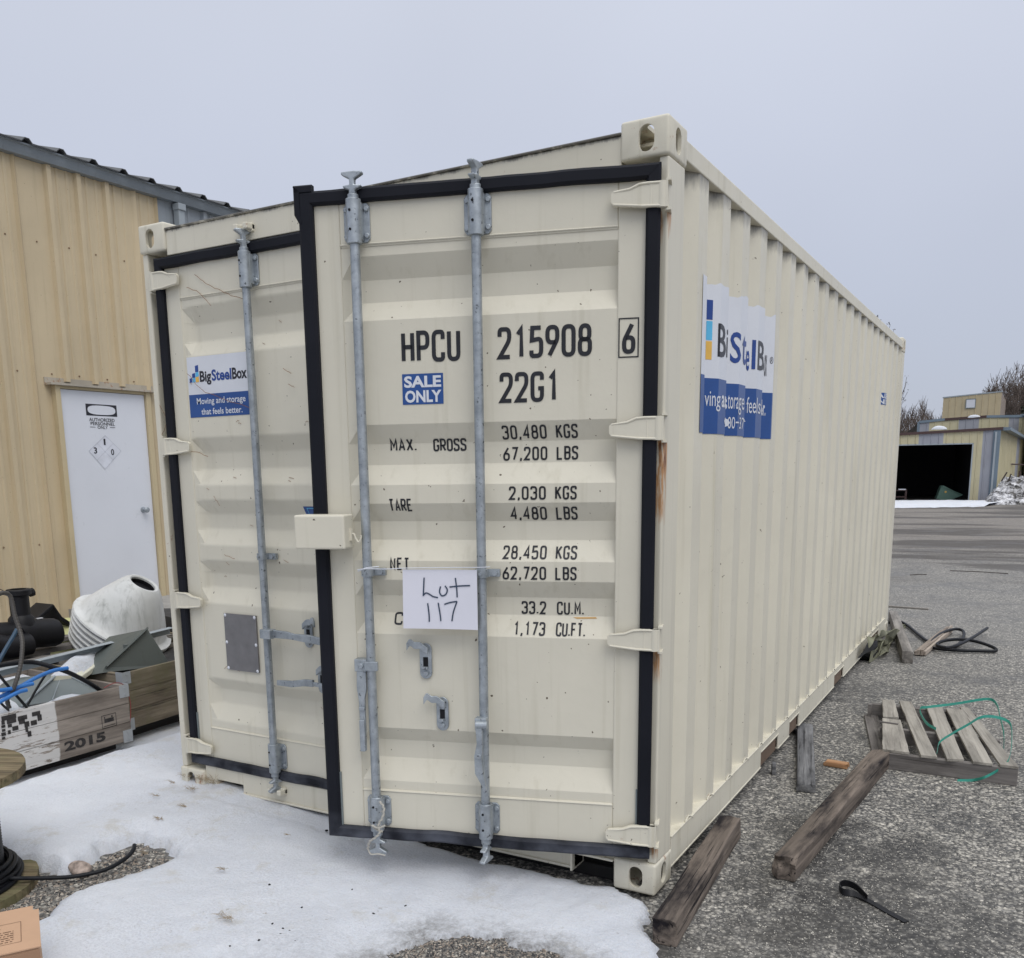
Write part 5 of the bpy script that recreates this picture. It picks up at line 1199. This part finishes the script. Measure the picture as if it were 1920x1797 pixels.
# cable spool -------------------------------------------------------
SPc=Vector((.078,-1.208,GZ)); SL=thing('cable_spool','wooden cable spool wound with black cable at the lower left edge','cable spool',SPc)
def disc(z,r,nm):
    # planks side by side forming a disc
    k=7
    for i in range(k):
        x0=-r+2*r*i/k+.0012; x1=-r+2*r*(i+1)/k-.0012; pts=[]
        N_=8
        for s in range(N_+1):
            x=x0+(x1-x0)*s/N_; pts.append((x,math.sqrt(max(0,r*r-x*x))+.004*noise.noise(Vector((x*30,z,3)))))
        for s in range(N_,-1,-1):
            x=x0+(x1-x0)*s/N_; pts.append((x,-math.sqrt(max(0,r*r-x*x))))
        n=len(pts); mb=MB().add([(y,x,z) for x,y in pts]+[(y,x,z+.035) for x,y in pts],[tuple(range(n)),tuple(range(n,2*n))]+[(a,(a+1)%n,n+(a+1)%n,n+a) for a in range(n)])
        mb.build('disc_board',spoolw,SL,rot=(0,0,R(25)))
disc(.0,.33,'b'); disc(.44,.325,'t')
cb=MB(); pts=[]
for i in range(34*24): a=i/24*2*math.pi; pts.append((.212*math.cos(a),.212*math.sin(a),.048+.385*i/(34*24)))
cb.tube(pts,.0075,6); pts=[]
cb.build('cable_winding',cablem,SL,smooth=60)
lc=MB()
for k,(r_,z) in enumerate(((.235,.048),(.255,.05),(.275,.05),(.245,.066),(.266,.068),(.233,.085),(.256,.085),(.240,.104))): lc.tube([(r_*math.cos(a*math.pi/18)*(1+.02*math.sin(a*.4+k)),r_*math.sin(a*math.pi/18),z+.006*math.sin(a*.5+k*2)) for a in range(37)],.009,6)
lc.build('loose_coils',cablem,SL,smooth=60); MB().lathe([(.205,.035),(.205,.44)],24).build('core',blackp,SL)
zc=.012
hose('black_cable',[PZ(-20,1645,.03),PZ(20,1647,.045),PZ(60,1647,.03),PZ(110,1646,.012),PZ(150,1642,.01),PZ(200,1630,.012),PZ(235,1610,.02),PZ(250,1594,.035),PZ(252,1585,.04)],.0085,cablem,'black cable running from the spool across the bare gravel into the snow','cable')
# rock
bm=bmesh.new(); bmesh.ops.create_icosphere(bm,subdivisions=3,radius=.04)
for v in bm.verts: v.co=Vector((v.co.x*1.25,v.co.y*.8,v.co.z*.75))*(1+.35*noise.noise(v.co*28))
me=bpy.data.meshes.new('rock'); bm.to_mesh(me); bm.free(); me.materials.append(plain('pinkish_granite',(.36,.29,.25),.8,var=.5,sc_=45,bump=.3)); shade(me,40)
p=PZ(150,1632,0); ob('rock',me,None,(p.x,p.y,.005),label='pinkish grey stone in the bare gravel beside the cable',cat='rock')
# cardboard box ------------------------------------------------------
hz=.20; A_=Vector((.945,-1.374)); B_=Vector((1.159,-1.510)); e1=(B_-A_).normalized(); e2=Vector((-e1.y,e1.x))*-1
# e1 runs from the far right corner towards the near right one, e2 runs left
if e2.dot(Vector((-1,-1)))<0: e2=-e2
CBx=thing('cardboard_box','brown cardboard box with printed lid in the bottom left corner','cardboard box',(A_.x,A_.y,GZ),math.atan2(e1.y,e1.x))
sgn=-1   # local y of e2
L1_,L2_=(B_-A_).length,.34; H_=hz-GZ
MB().box((0,-L2_,0),(L1_,0,H_)).build('box_body',cardm,CBx,bevel=.003)
MB().box((.002,-L2_,H_+.001),(L1_+.004,.004,H_+.005)).build('box_lid',cardm,CBx); mb=MB().box((-.035,-L2_,H_-.002),(-.001,-.012,H_+.003)); mb.build('box_flap',cardm,CBx)
MB().box((L1_+.005,-L2_,.0),(L1_+.0075,0,H_-.004)).build('box_side',plain('darker_cardboard',(.30,.175,.105),.85,var=.06),CBx)
top=lambda a,b: Vector((b,a,H_+.0065))
# lettering reads along -y -> +y (left to right), text top towards x=0
tf=lambda a,b: Vector((L1_-b,a,H_+.0062))
flat('box_print',[frame2(-.30,-.045,.048,.185,.0014)],tf,cardd,CBx)
ls=[]
rw=random.Random(5)
for k in range(9):
    z=.168-.0135*k; x=-.285
    w0,w1=(-.235,-.10) if k<3 else (-.285,-.065)
    x=w0
    while x<w1: l=rw.uniform(.006,.022); ls.append(rect2(x,min(x+l,w1),z,z+.005 if k<3 else z+.0032)); x+=l+.004
flat('box_print',ls,tf,cardd,CBx)
flat('box_print',[rect2(-.125+.009*k,-.119+.009*k,.150-.02,.158-.02) for k in range(7)],lambda a,b: Vector((L1_+.0085,a,b)),cardd,CBx)
flat('box_print',[rect2(-.20,-.19,.012,.020),rect2(-.186,-.176,.010,.020)],lambda a,b: Vector((-.035+.034-b,a,H_+.0045)),cardd,CBx)
# dry grass ----------------------------------------------------------
dg=MB(); rg=random.Random(2)
def tuft(px,py,n,s,z=.06):
    p=PZ(px,py,z)
    for _ in range(n):
        a=rg.uniform(0,6.28); l=s*rg.uniform(.4,1); q1=p+Vector((rg.uniform(-s,s)*.4,rg.uniform(-s,s)*.25,0)); d=Vector((math.cos(a)*l,math.sin(a)*l*.6-.01,rg.uniform(.0,.4)*s))
        dg.tube([q1,q1+d*.5+Vector((0,0,l*.12)),q1+d],[.0008,.0007,.0004],3)
for a in ((385,1462,60,.07,.07),(400,1468,30,.08,.08),(350,1455,30,.06,.07),(325,1468,16,.04,.07),(360,1480,26,.05,.06),(345,1512,18,.035,.06),(300,1535,22,.035,.055),(295,1492,12,.035,.06),(430,1722,30,.03,.03),(415,1715,14,.035,.03),(272,1600,20,.03,.03),(540,1565,12,.02,.05),(420,1630,14,.03,.04),(500,1712,6,.01,.03)): tuft(*a)
dg.build('dry_grass',plain('dry_grass_straw',(.34,.27,.18),.9,var=.4,sc_=20),smooth=40,kind='stuff',label='wisps of dead grass poking through the snow by the left door')

# ================================================================== FAR BUILDINGS
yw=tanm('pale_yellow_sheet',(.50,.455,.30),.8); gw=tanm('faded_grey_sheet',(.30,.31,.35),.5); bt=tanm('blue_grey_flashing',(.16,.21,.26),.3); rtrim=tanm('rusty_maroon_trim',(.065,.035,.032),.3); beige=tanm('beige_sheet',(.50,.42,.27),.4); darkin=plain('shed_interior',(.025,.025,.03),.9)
Ap=PD(1560,930,41.2); Bp=PD(1865,930,39.0); a2=(Ap.x,Ap.y); b2=(Bp.x,Bp.y)
ud=Vector((b2[0]-a2[0],b2[1]-a2[1],0)); FLn=ud.length; ud.normalize(); nd=Vector((-ud.y,ud.x,0))  # nd: away from camera
SH=thing('storage_shed','yellow and grey metal shed with a wide dark open bay beyond the yard','shed',(a2[0],a2[1],GZ),math.atan2(ud.y,ud.x))
def sl(px,py): p=PV(px,py,a2,b2); return (p-Vector((a2[0],a2[1],0))).dot(ud),p.z-GZ
def fpanel(parent,x0,x1,z0,z1a,z1b,m,rb=.3,name='wall_panel',y=0):
    """ribbed sheet on the front plane, sloping top"""
    pts=[(x0,0)];x=math.ceil(x0/rb)*rb
    while x<x1:
        for d,h in ((-.03,0),(-.012,.03),(.012,.03),(.03,0)):
            if x0<x+d<x1: pts.append((x+d,h))
        x+=rb
    pts.append((x1,0)); mb=MB(); n=len(pts)
    mb.v=[(a,y-h,z0) for a,h in pts]+[(a,y-h,z1a+(z1b-z1a)*(a-x0)/(x1-x0)) for a,h in pts]; mb.f=[(i,i+1,n+i+1,n+i) for i in range(n-1)]
    return mb.build(name,m,parent)
zt=lambda x: zl+(zr-zl)*x/FLn
(xa,za),(xb,zb)=sl(1690,816),sl(1862,806); zl=za+(zb-za)*(0-xa)/(xb-xa); zr=za+(zb-za)*(FLn-xa)/(xb-xa)
jx,_=sl(1822,880); oz=sl(1815,831)[1]; x1=sl(1687,820)[0]
for p0,p1,m_ in ((0,x1,yw),(x1,sl(1723,820)[0],yw),(sl(1723,820)[0],sl(1769,820)[0],gw),(sl(1769,820)[0],jx,yw)):
    fpanel(SH,p0,p1,oz,zt(p0),zt(p1),m_)
fpanel(SH,jx,sl(1838,880)[0],0,zt(jx),zt(sl(1838,880)[0]),yw); fpanel(SH,sl(1838,880)[0],sl(1857,880)[0],0,zt(0)+.5*0+zt(sl(1838,880)[0])-zt(0),zt(sl(1857,880)[0]),gw)
MB().box((sl(1857,880)[0],-.05,0),(FLn+.03,.1,zt(FLn))).build('corner_flashing',bt,SH); MB().box((FLn-.19,-.12,.1),(FLn-.12,-.055,zt(FLn)-.1)).build('downspout',greyl,SH)
MB().add([(-.2,-.08,zt(0)-.02),(FLn+.1,-.08,zt(FLn)-.02),(FLn+.1,-.08,zt(FLn)+.09),(-.2,-.08,zt(0)+.09),(-.2,.2,zt(0)-.02),(FLn+.1,.2,zt(FLn)-.02),(FLn+.1,.2,zt(FLn)+.09),(-.2,.2,zt(0)+.09)],[(0,1,2,3),(4,5,6,7),(0,1,5,4),(3,2,6,7),(0,3,7,4),(1,2,6,5)]).build('roof_trim',rtrim,SH)
MB().box((x1-.5,-.01,oz-.05),(jx,.06,oz)).box((jx-.05,-.01,0),(jx,.06,oz)).build('opening_trim',greyl,SH)
# interior shell
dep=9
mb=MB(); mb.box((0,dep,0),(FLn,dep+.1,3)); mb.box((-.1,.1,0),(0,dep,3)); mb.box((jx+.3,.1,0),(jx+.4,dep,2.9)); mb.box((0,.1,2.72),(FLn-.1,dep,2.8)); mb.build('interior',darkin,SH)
# side wall going away
Cp=PD(1914,880,57.5); c2v=Vector((Cp.x-b2[0],Cp.y-b2[1],0)); SLn=c2v.length; sa=math.atan2(c2v.y,c2v.x)-math.atan2(ud.y,ud.x)
SW=MB(); Mw=Matrix.Translation((FLn+.03,0,0))@Matrix.Rotation(sa,4,'Z'); npn=7
for k in range(npn):
    x0,x1_=SLn*k/npn,SLn*(k+1)/npn; mb=MB(); pts=[(x0,0)]
    x=x0+.45
    while x<x1_: pts+=[(x-.1,0),(x-.04,.07),(x+.04,.07),(x+.1,0)]; x+=.9
    pts.append((x1_,0)); n=len(pts); zs=zt(FLn)-.05
    mb.v=[Mw@Vector((a,-h,0)) for a,h in pts]+[Mw@Vector((a,-h,zs)) for a,h in pts]; mb.f=[(i,i+1,n+i+1,n+i) for i in range(n-1)]; mb.build('wall_panel',yw if k!=4 else gw,SH)
MB().box((0,-.35,zs),(SLn,.1,zs+.13),Mw).build('side_gutter',bt,SH)
rfm=MB().add([(-.2,0,zt(0)+.05),(FLn,0,zt(FLn)+.05),Mw@Vector((SLn,0,zs+.15)),(-.2,18,zt(0)-1.2)],[(0,1,2,3)]).build('roof',roofm,SH)
def mound(px,py,dep_,w_,h_,label):
    p=PD(px,py,dep_); mb=MB()
    for i in range(7):
        for j in range(13):
            a=j/12*math.pi; r=i/6; mb.v.append((math.cos(a)*w_*r,0,math.sin(a)*0))
    mb=MB().lathe([(w_,0),(w_*.9,h_*.45),(w_*.6,h_*.85),(w_*.25,h_),(.001,h_)],20); me=mb.mesh('snow_mound',snowm,60); jit(me,.06,2,px); me.transform(Matrix.Scale(.6,4,(0,1,0))); return ob('snow_mound',me,None,p,label=label,cat='snow mound')
mound(1761,806,41.5,.32,.17,'small white snow mound on the shed roof'); mound(1827,783,56,.33,.14,'white snow mound on the middle roof below the beige block')
# green bin + rack in the opening
p=PV(1780,938,a2,b2)+nd*1.2
GB=thing('green_bin','green steel tipping bin tilted on one corner inside the dark shed bay','bin',(p.x,p.y,GZ),math.atan2(ud.y,ud.x)); k=40.0/FL
gm=paint('green_bin_paint',(.11,.20,.155),.12,.5,dirt=.3).m
pr=[(-17,2),(-10,26),(-6,27),(14,16),(27,10),(27,8),(17,4),(9,-.5),(-8,-.5)]
mb=MB().prism([(a*k,(b+1)*k) for a,b in pr],(0,.9)); mb.build('bin_body',gm,GB,bevel=.01); MB().tube([(-11*k,-.02,27*k),(27*k,-.02,10.5*k)],.02,6).build('bin_rim',gm,GB)
MB().lathe([(.001,0),(.045,.0)],12,Matrix.Translation((-2*k,-.012,16*k))@Matrix.Rotation(R(90),4,'X')).build('bin_mark',yel,GB)
p=PV(1688,938,a2,b2)+nd*.8; RK=thing('steel_rack','dark low steel rack with snow on top at the left of the shed bay','rack',(p.x,p.y,GZ),math.atan2(ud.y,ud.x))
mb=MB()
for x in (-.35,.25): mb.box((x,0,0),(x+.05,.05,.5)).box((x,.5,0),(x+.05,.55,.5))
mb.box((-.35,0,.44),(.3,.55,.47)).box((-.35,0,.15),(.3,.05,.2)); mb.build('rack_frame',rtrim,RK); MB().box((-.05,0,.472),(.26,.5,.52)).build('snow_cap',snowm,RK,bevel=.02)
# middle block
A3,B3=PD(1724,790,58),PD(1925,790,56.5); d3=Vector((B3.x-A3.x,B3.y-A3.y,0)); L3=d3.length; d3.normalize()
MBk=thing('middle_warehouse','low pitched yellow and grey warehouse rising behind the open shed','warehouse',(A3.x,A3.y,GZ),math.atan2(d3.y,d3.x))
def s3(px,py): p=PV(px,py,(A3.x,A3.y),(B3.x,B3.y)); return (p-Vector((A3.x,A3.y,0))).dot(d3),p.z-GZ
rx,rz_=s3(1823,783); _,e0=s3(1726,793); ex,e1_=s3(1925,782)
tz=lambda x: e0+(rz_-e0)*x/rx if x<rx else rz_+(e1_-rz_)*(x-rx)/(ex-rx)
cuts=[0]+[s3(a,800)[0] for a in (1742,1770,1797,1835,1865,1891,1910)]+[L3]
for i,(p0,p1) in enumerate(zip(cuts,cuts[1:])): fpanel(MBk,p0,p1,0,tz(p0),tz(p1),(gw,yw,yw,gw,yw,yw,gw,yw)[i],.45)
MB().box((-.1,-.03,0),(0.03,.1,e0+.05)).build('corner_flashing',bt,MBk)
for p0,p1,m_ in ((0,cuts[2],bt),(cuts[2],s3(1848,800)[0],rtrim),(s3(1848,800)[0],L3,bt)):
    MB().add([(p0,-.06,tz(p0)-.03),(p1,-.06,tz(p1)-.03),(p1,-.06,tz(p1)+.12),(p0,-.06,tz(p0)+.12),(p0,.3,tz(p0)-.03),(p1,.3,tz(p1)-.03),(p1,.3,tz(p1)+.12),(p0,.3,tz(p0)+.12)],[(0,1,2,3),(4,5,6,7),(0,1,5,4),(3,2,6,7),(0,3,7,4),(1,2,6,5)]).build('roof_trim',m_,MBk)
MB().add([(0,0,e0+.05),(rx,0,rz_+.05),(L3,0,e1_+.05),(0,14,e0-1.5),(rx,14,rz_-1),(L3,14,e1_-1)],[(0,1,4,3),(1,2,5,4)]).build('roof',roofm,MBk)
# beige upper block
A4,B4=PD(1768,760,66),PD(1877,755,64); d4=Vector((B4.x-A4.x,B4.y-A4.y,0)); L4=d4.length; d4.normalize()
UB=thing('upper_block','plain beige metal block with a white panel rising above the middle warehouse','building',(A4.x,A4.y,GZ),math.atan2(d4.y,d4.x))
def s4(px,py): p=PV(px,py,(A4.x,A4.y),(B4.x,B4.y)); return (p-Vector((A4.x,A4.y,0))).dot(d4),p.z-GZ
h0,h1_=s4(1768,747)[1],s4(1877,735.5)[1]
for i in range(4): p0,p1=L4*i/4,L4*(i+1)/4; fpanel(UB,p0,p1,0,h0+(h1_-h0)*i/4,h0+(h1_-h0)*(i+1)/4,beige,.42)
wa,wb=s4(1811.5,765),s4(1829,749); MB().box((wa[0],-.06,wa[1]),(wb[0],-.03,wb[1])).build('white_panel',white_v,UB); 
fq=MB()
for q_ in frame2(wa[0]-.05,wb[0]+.05,wa[1]-.05,wb[1]+.05,.05).f: pass
mb=MB().box((wa[0]-.05,-.07,wa[1]-.05),(wb[0]+.05,-.031,wa[1])).box((wa[0]-.05,-.07,wb[1]),(wb[0]+.05,-.031,wb[1]+.05)).box((wa[0]-.05,-.07,wa[1]),(wa[0],-.031,wb[1])).box((wb[0],-.07,wa[1]),(wb[0]+.05,-.031,wb[1])); mb.build('panel_frame',greym,UB)
er=PD(1887,742,72); ev=Vector((er.x-A4.x,er.y-A4.y,0)); Mz=Matrix.Rotation(-math.atan2(d4.y,d4.x),4,'Z'); ev=Mz@ev
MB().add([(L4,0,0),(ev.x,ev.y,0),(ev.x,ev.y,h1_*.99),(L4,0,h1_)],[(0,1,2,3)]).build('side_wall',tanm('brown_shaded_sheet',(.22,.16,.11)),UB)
MB().add([(-.05,-.03,h0),(L4+.05,-.03,h1_),(L4+.05,-.03,h1_+.08),(-.05,-.03,h0+.08),(-.05,.3,h0),(L4+.05,.3,h1_),(L4+.05,.3,h1_+.08),(-.05,.3,h0+.08)],[(0,1,2,3),(4,5,6,7),(0,1,5,4),(3,2,6,7),(0,3,7,4),(1,2,6,5)]).build('roof_trim',greyl,UB)
# right-hand wall at the frame edge
A5=PD(1912,880,57.4); B5=PD(1990,880,50)
d5=Vector((B5.x-A5.x,B5.y-A5.y,0)); L5=d5.length; RB=thing('side_building','yellow metal wall with pipe at the far right edge behind the snow heap','building',(A5.x,A5.y,GZ),math.atan2(d5.y,d5.x))
hh=PV(1914,782,(A5.x,A5.y),(B5.x,B5.y)).z-GZ
for i in range(4): fpanel(RB,L5*i/4,L5*(i+1)/4,0,hh,hh,yw,.5)
MB().box((-.1,-.08,0),(.12,-.035,hh)).build('corner_flashing',bt,RB); MB().box((-.2,-.2,hh),(L5,.1,hh+.12)).build('roof_trim',bt,RB)
vp_=thing('vent_pipe','thin rusty pipe run along the shed side above the snow heap','pipe'); 
q1=PV(1886,870,(A5.x-5,A5.y-14),(B5.x,B5.y)); q1=PD(1886,870,45); q2=PD(1925,872,50); q3=PD(1886,895,45)
MB().tube([q3,q1,q2],.035,6).tube([PD(1912,884,48),PD(1911,905,48)],.05,6).build('pipe',rtrim,vp_)
# snow heap ----------------------------------------------------------
hc=PZ(1905,946,GZ); heapm=Mat('dirty_snow_heap',.85,0,.2); 
cc=heapm.mix(heapm.noise(2.6,6,.75,lo=.40,hi=.58),(.72,.72,.74),(.10,.095,.09)); heapm.color(cc); heapm.bump(heapm.noise(6,5,.7),.8,.08)
mb=MB(); dep_=CF.dot(hc-CAM); kk=dep_/FL
nx,ny=60,30
for i in range(nx+1):
    for j in range(ny+1):
        x=-70+150*i/nx; y=j/ny; prof=max(0,min(1,(x+66)/42))**.9*48; 
        hgt=prof*math.sin(min(1,y*1.25)*math.pi/2)*(1 if y<.8 else (1-y)/.2)
        hgt*=(1+.25*noise.noise(Vector((x*.05,y*3,0)))); hgt+=3.6*noise.noise(Vector((x*.16,y*9,3)))*min(1,hgt/8)+2.4*noise.noise(Vector((x*.45,y*24,7)))*min(1,hgt/6)
        p=hc+CR*(x*kk)+(Vector((hc.x-CAM.x,hc.y-CAM.y,0))).normalized()*(y*4.5-.3); mb.v.append((p.x-hc.x,p.y-hc.y,max(-.02,hgt*kk)))
for i in range(nx):
    for j in range(ny): a=i*(ny+1)+j; mb.f.append((a,a+1,a+ny+2,a+ny+1))
mb.build('snow_heap',heapm.m,loc=(hc.x,hc.y,GZ),smooth=25,label='ploughed heap of dirty snow and rubble against the shed side wall',cat='snow heap')
rb=MB()
for _ in range(260):
    i=rnd.randrange(8,nx); j=rnd.randrange(0,int(ny*.7)); p=Vector(mb.v[i*(ny+1)+j]); s=rnd.uniform(.03,.13)
    q6=[Vector((rnd.uniform(-1,1),rnd.uniform(-1,1),rnd.uniform(-1,1))).normalized()*s*rnd.uniform(.6,1.1) for _ in range(8)]
    bm=bmesh.new(); [bm.verts.new(p+q_) for q_ in q6]; bmesh.ops.convex_hull(bm,input=bm.verts); bm.verts.index_update(); rb.add([v.co[:] for v in bm.verts],[tuple(v.index for v in f.verts) for f in bm.faces]); bm.free()
rb.build('heap_rubble',heapm.m,loc=(hc.x,hc.y,GZ),kind='stuff',label='lumps of frozen snow and rubble on the ploughed heap')
for i,(a,b,lab) in enumerate((((1878,896),(1888,886),'left broken stick poking out of the snow heap'),((1890,897),(1896,889),'right short stick poking out of the snow heap'))):
    MB().tube([PD(a[0],a[1]+6,dep_+1.5),PD(*b,dep_+1.5)],.03,6).build('stick',bpy.data.materials['dark_stick'],label=lab,cat='stick')

# ================================================================== TREES
barkm=plain('grey_brown_bark',(.075,.062,.052),.9,var=.35,sc_=3,bump=.3); twigm=plain('fine_twigs',(.10,.078,.066),.9,var=.3,sc_=2)
def tree(base,H,label,seed,spread=.5,trunk=.018,depth=7,levels=None,lean=(0,0),group='bare trees beyond the warehouses',name='bare_tree',minr=.009,start=.22,leaf=None):
    r_=random.Random(seed); T_=MB(); C_=MB()
    def grow(p,d,l,r,dep):
        n=3; pts=[p];rr=[r]
        for i in range(n):
            d=(d+Vector((r_.uniform(-1,1),r_.uniform(-1,1),r_.uniform(-.5,.9)))*(.10 if dep==depth else .17)).normalized(); p=p+d*l/n; pts.append(p); rr.append(max(minr,r*(1-.4*(i+1)/n)))
        (T_ if dep>=depth-2 else C_).tube(pts,rr,7 if dep>=depth-1 else (4 if dep>2 else 3),cap=False)
        if dep==0:
            if leaf: 
                for _ in range(2):
                    q_=p+Vector((r_.uniform(-1,1),r_.uniform(-1,1),r_.uniform(-1,1)))*.03; a=Vector((r_.uniform(-1,1),r_.uniform(-1,1),r_.uniform(-1,1))).normalized()*leaf; b=a.cross(Vector((.3,.5,.8))).normalized()*leaf*.6; C_.add([q_,q_+a+b,q_+a*2,q_+a-b],[(0,1,2,3)])
            return
        k=r_.choice((2,3,3)) if dep>1 else r_.choice((2,3))
        for j in range(k):
            a=r_.uniform(0,6.283); sp=spread*r_.uniform(.55,1.25); ax=d.cross(Vector((math.cos(a),math.sin(a),.2))).normalized()
            nd_=(Matrix.Rotation(sp,3,ax)@d+Vector((0,0,.10))).normalized(); t=r_.uniform(.55,1) if j else 1
            q0_=pts[0].lerp(pts[-1],t) if j else pts[-1]
            grow(q0_,nd_,l*r_.uniform(.66,.86),rr[-1]*r_.uniform(.6,.8),dep-1)
    grow(Vector((0,0,0)),Vector((lean[0],lean[1],1)).normalized(),H*start,H*trunk,depth)
    t=thing(name,label,'tree',base,0,group); T_.build('trunk',barkm,t,smooth=60); C_.build('crown',twigm,t); return t
spec=[(1905,92,13.0,1,'tallest bare tree at the right edge above the warehouse'),(1872,98,12.6,2,'bare tree rising just right of the beige block'),(1935,88,13.5,3,'bare tree cut by the right edge of the frame'),
(1838,100,9.6,4,'rounded bare tree directly behind the beige block'),(1815,104,8.6,5,'smaller bare tree showing over the left of the beige block roof'),
(1722,88,6.3,6,'bushy bare tree left of the middle warehouse'),(1700,84,6.0,7,'bare tree next to the far container edge'),(1752,95,6.2,8,'low bare tree tucked behind the roof of the middle warehouse'),(1738,92,6.0,12,'low twiggy tree between the container and the beige block'),
(1850,112,11.5,9,'faint bare tree farther back above the beige block roof'),(1676,86,6.2,10,'bare tree mostly hidden by the container end'),(1888,84,12.4,13,'broad bare tree between the beige block and the right edge'),(1912,104,15,14,'tall faint bare tree behind the one at the right edge')]
for (px,dp,H,sd_,lab) in spec:
    p=PD(px,900,dp); tree((p.x,p.y,GZ),H,lab,sd_,.52,.016,7,minr=.02)
# evergreen at right edge
p=PD(1922,900,84); EV=thing('evergreen_tree','dark evergreen cut off by the right edge among bare trees','tree',(p.x,p.y,GZ)); re=random.Random(4)
MB().tube([(0,0,0),(0,0,8.5)],[.16,.03],8).build('trunk',barkm,EV); mb=MB()
for _ in range(2600):
    z=re.uniform(2.5,8.6); rad=(8.9-z)*.28*re.random()**.5+.05; a=re.uniform(0,6.28); q_=Vector((math.cos(a)*rad,math.sin(a)*rad,z)); d=Vector((re.uniform(-1,1),re.uniform(-1,1),re.uniform(-.8,.2))).normalized()*.22; s=d.cross(Vector((.2,.3,1))).normalized()*.07; mb.add([q_,q_+d+s,q_+d*1.6,q_+d-s],[(0,1,2,3)])
mb.build('crown',plain('dark_conifer',(.035,.055,.03),.8),EV)
# far tree line
rt=random.Random(9); mb=MB()
for i in range(16000):
    px=rt.uniform(1550,1990); dp=rt.uniform(115,150); p=PD(px,880,dp); hmax=(8.2+2.6*noise.noise(Vector((px*.03,1,0)))+1.2*noise.noise(Vector((px*.11,5,0)))+max(0,min(1,(px-1800)/90))*5.5); z=hmax*rt.random()**.75; q_=Vector((p.x,p.y,z)); d=Vector((rt.uniform(-.5,.5),rt.uniform(-.5,.5),1)).normalized()*rt.uniform(.4,1.3); mb.tube([q_,q_+d],[.035,.012],3,cap=False)
mb.build('far_woods',twigm,kind='stuff',label='distant leafless woodland on the horizon')
# sapling with a few leaves behind the container roof
for (px,dp,sd_,lab,H,sp_,lean) in ((1596,14.5,21,'slender sapling whose tip shows over the middle of the container roof',3.45,.17,0),(1592,14.0,22,'slender sapling just over the far end of the container roof',3.0,.13,.02)):
    p=PD(px,900,dp); tree((p.x,p.y,GZ),H,lab,sd_,sp_,.006,5 if sd_!=23 else 3,lean=(lean,lean*.6),group='leafy saplings behind the container',name='sapling',minr=.003,start=.30,leaf=.016)
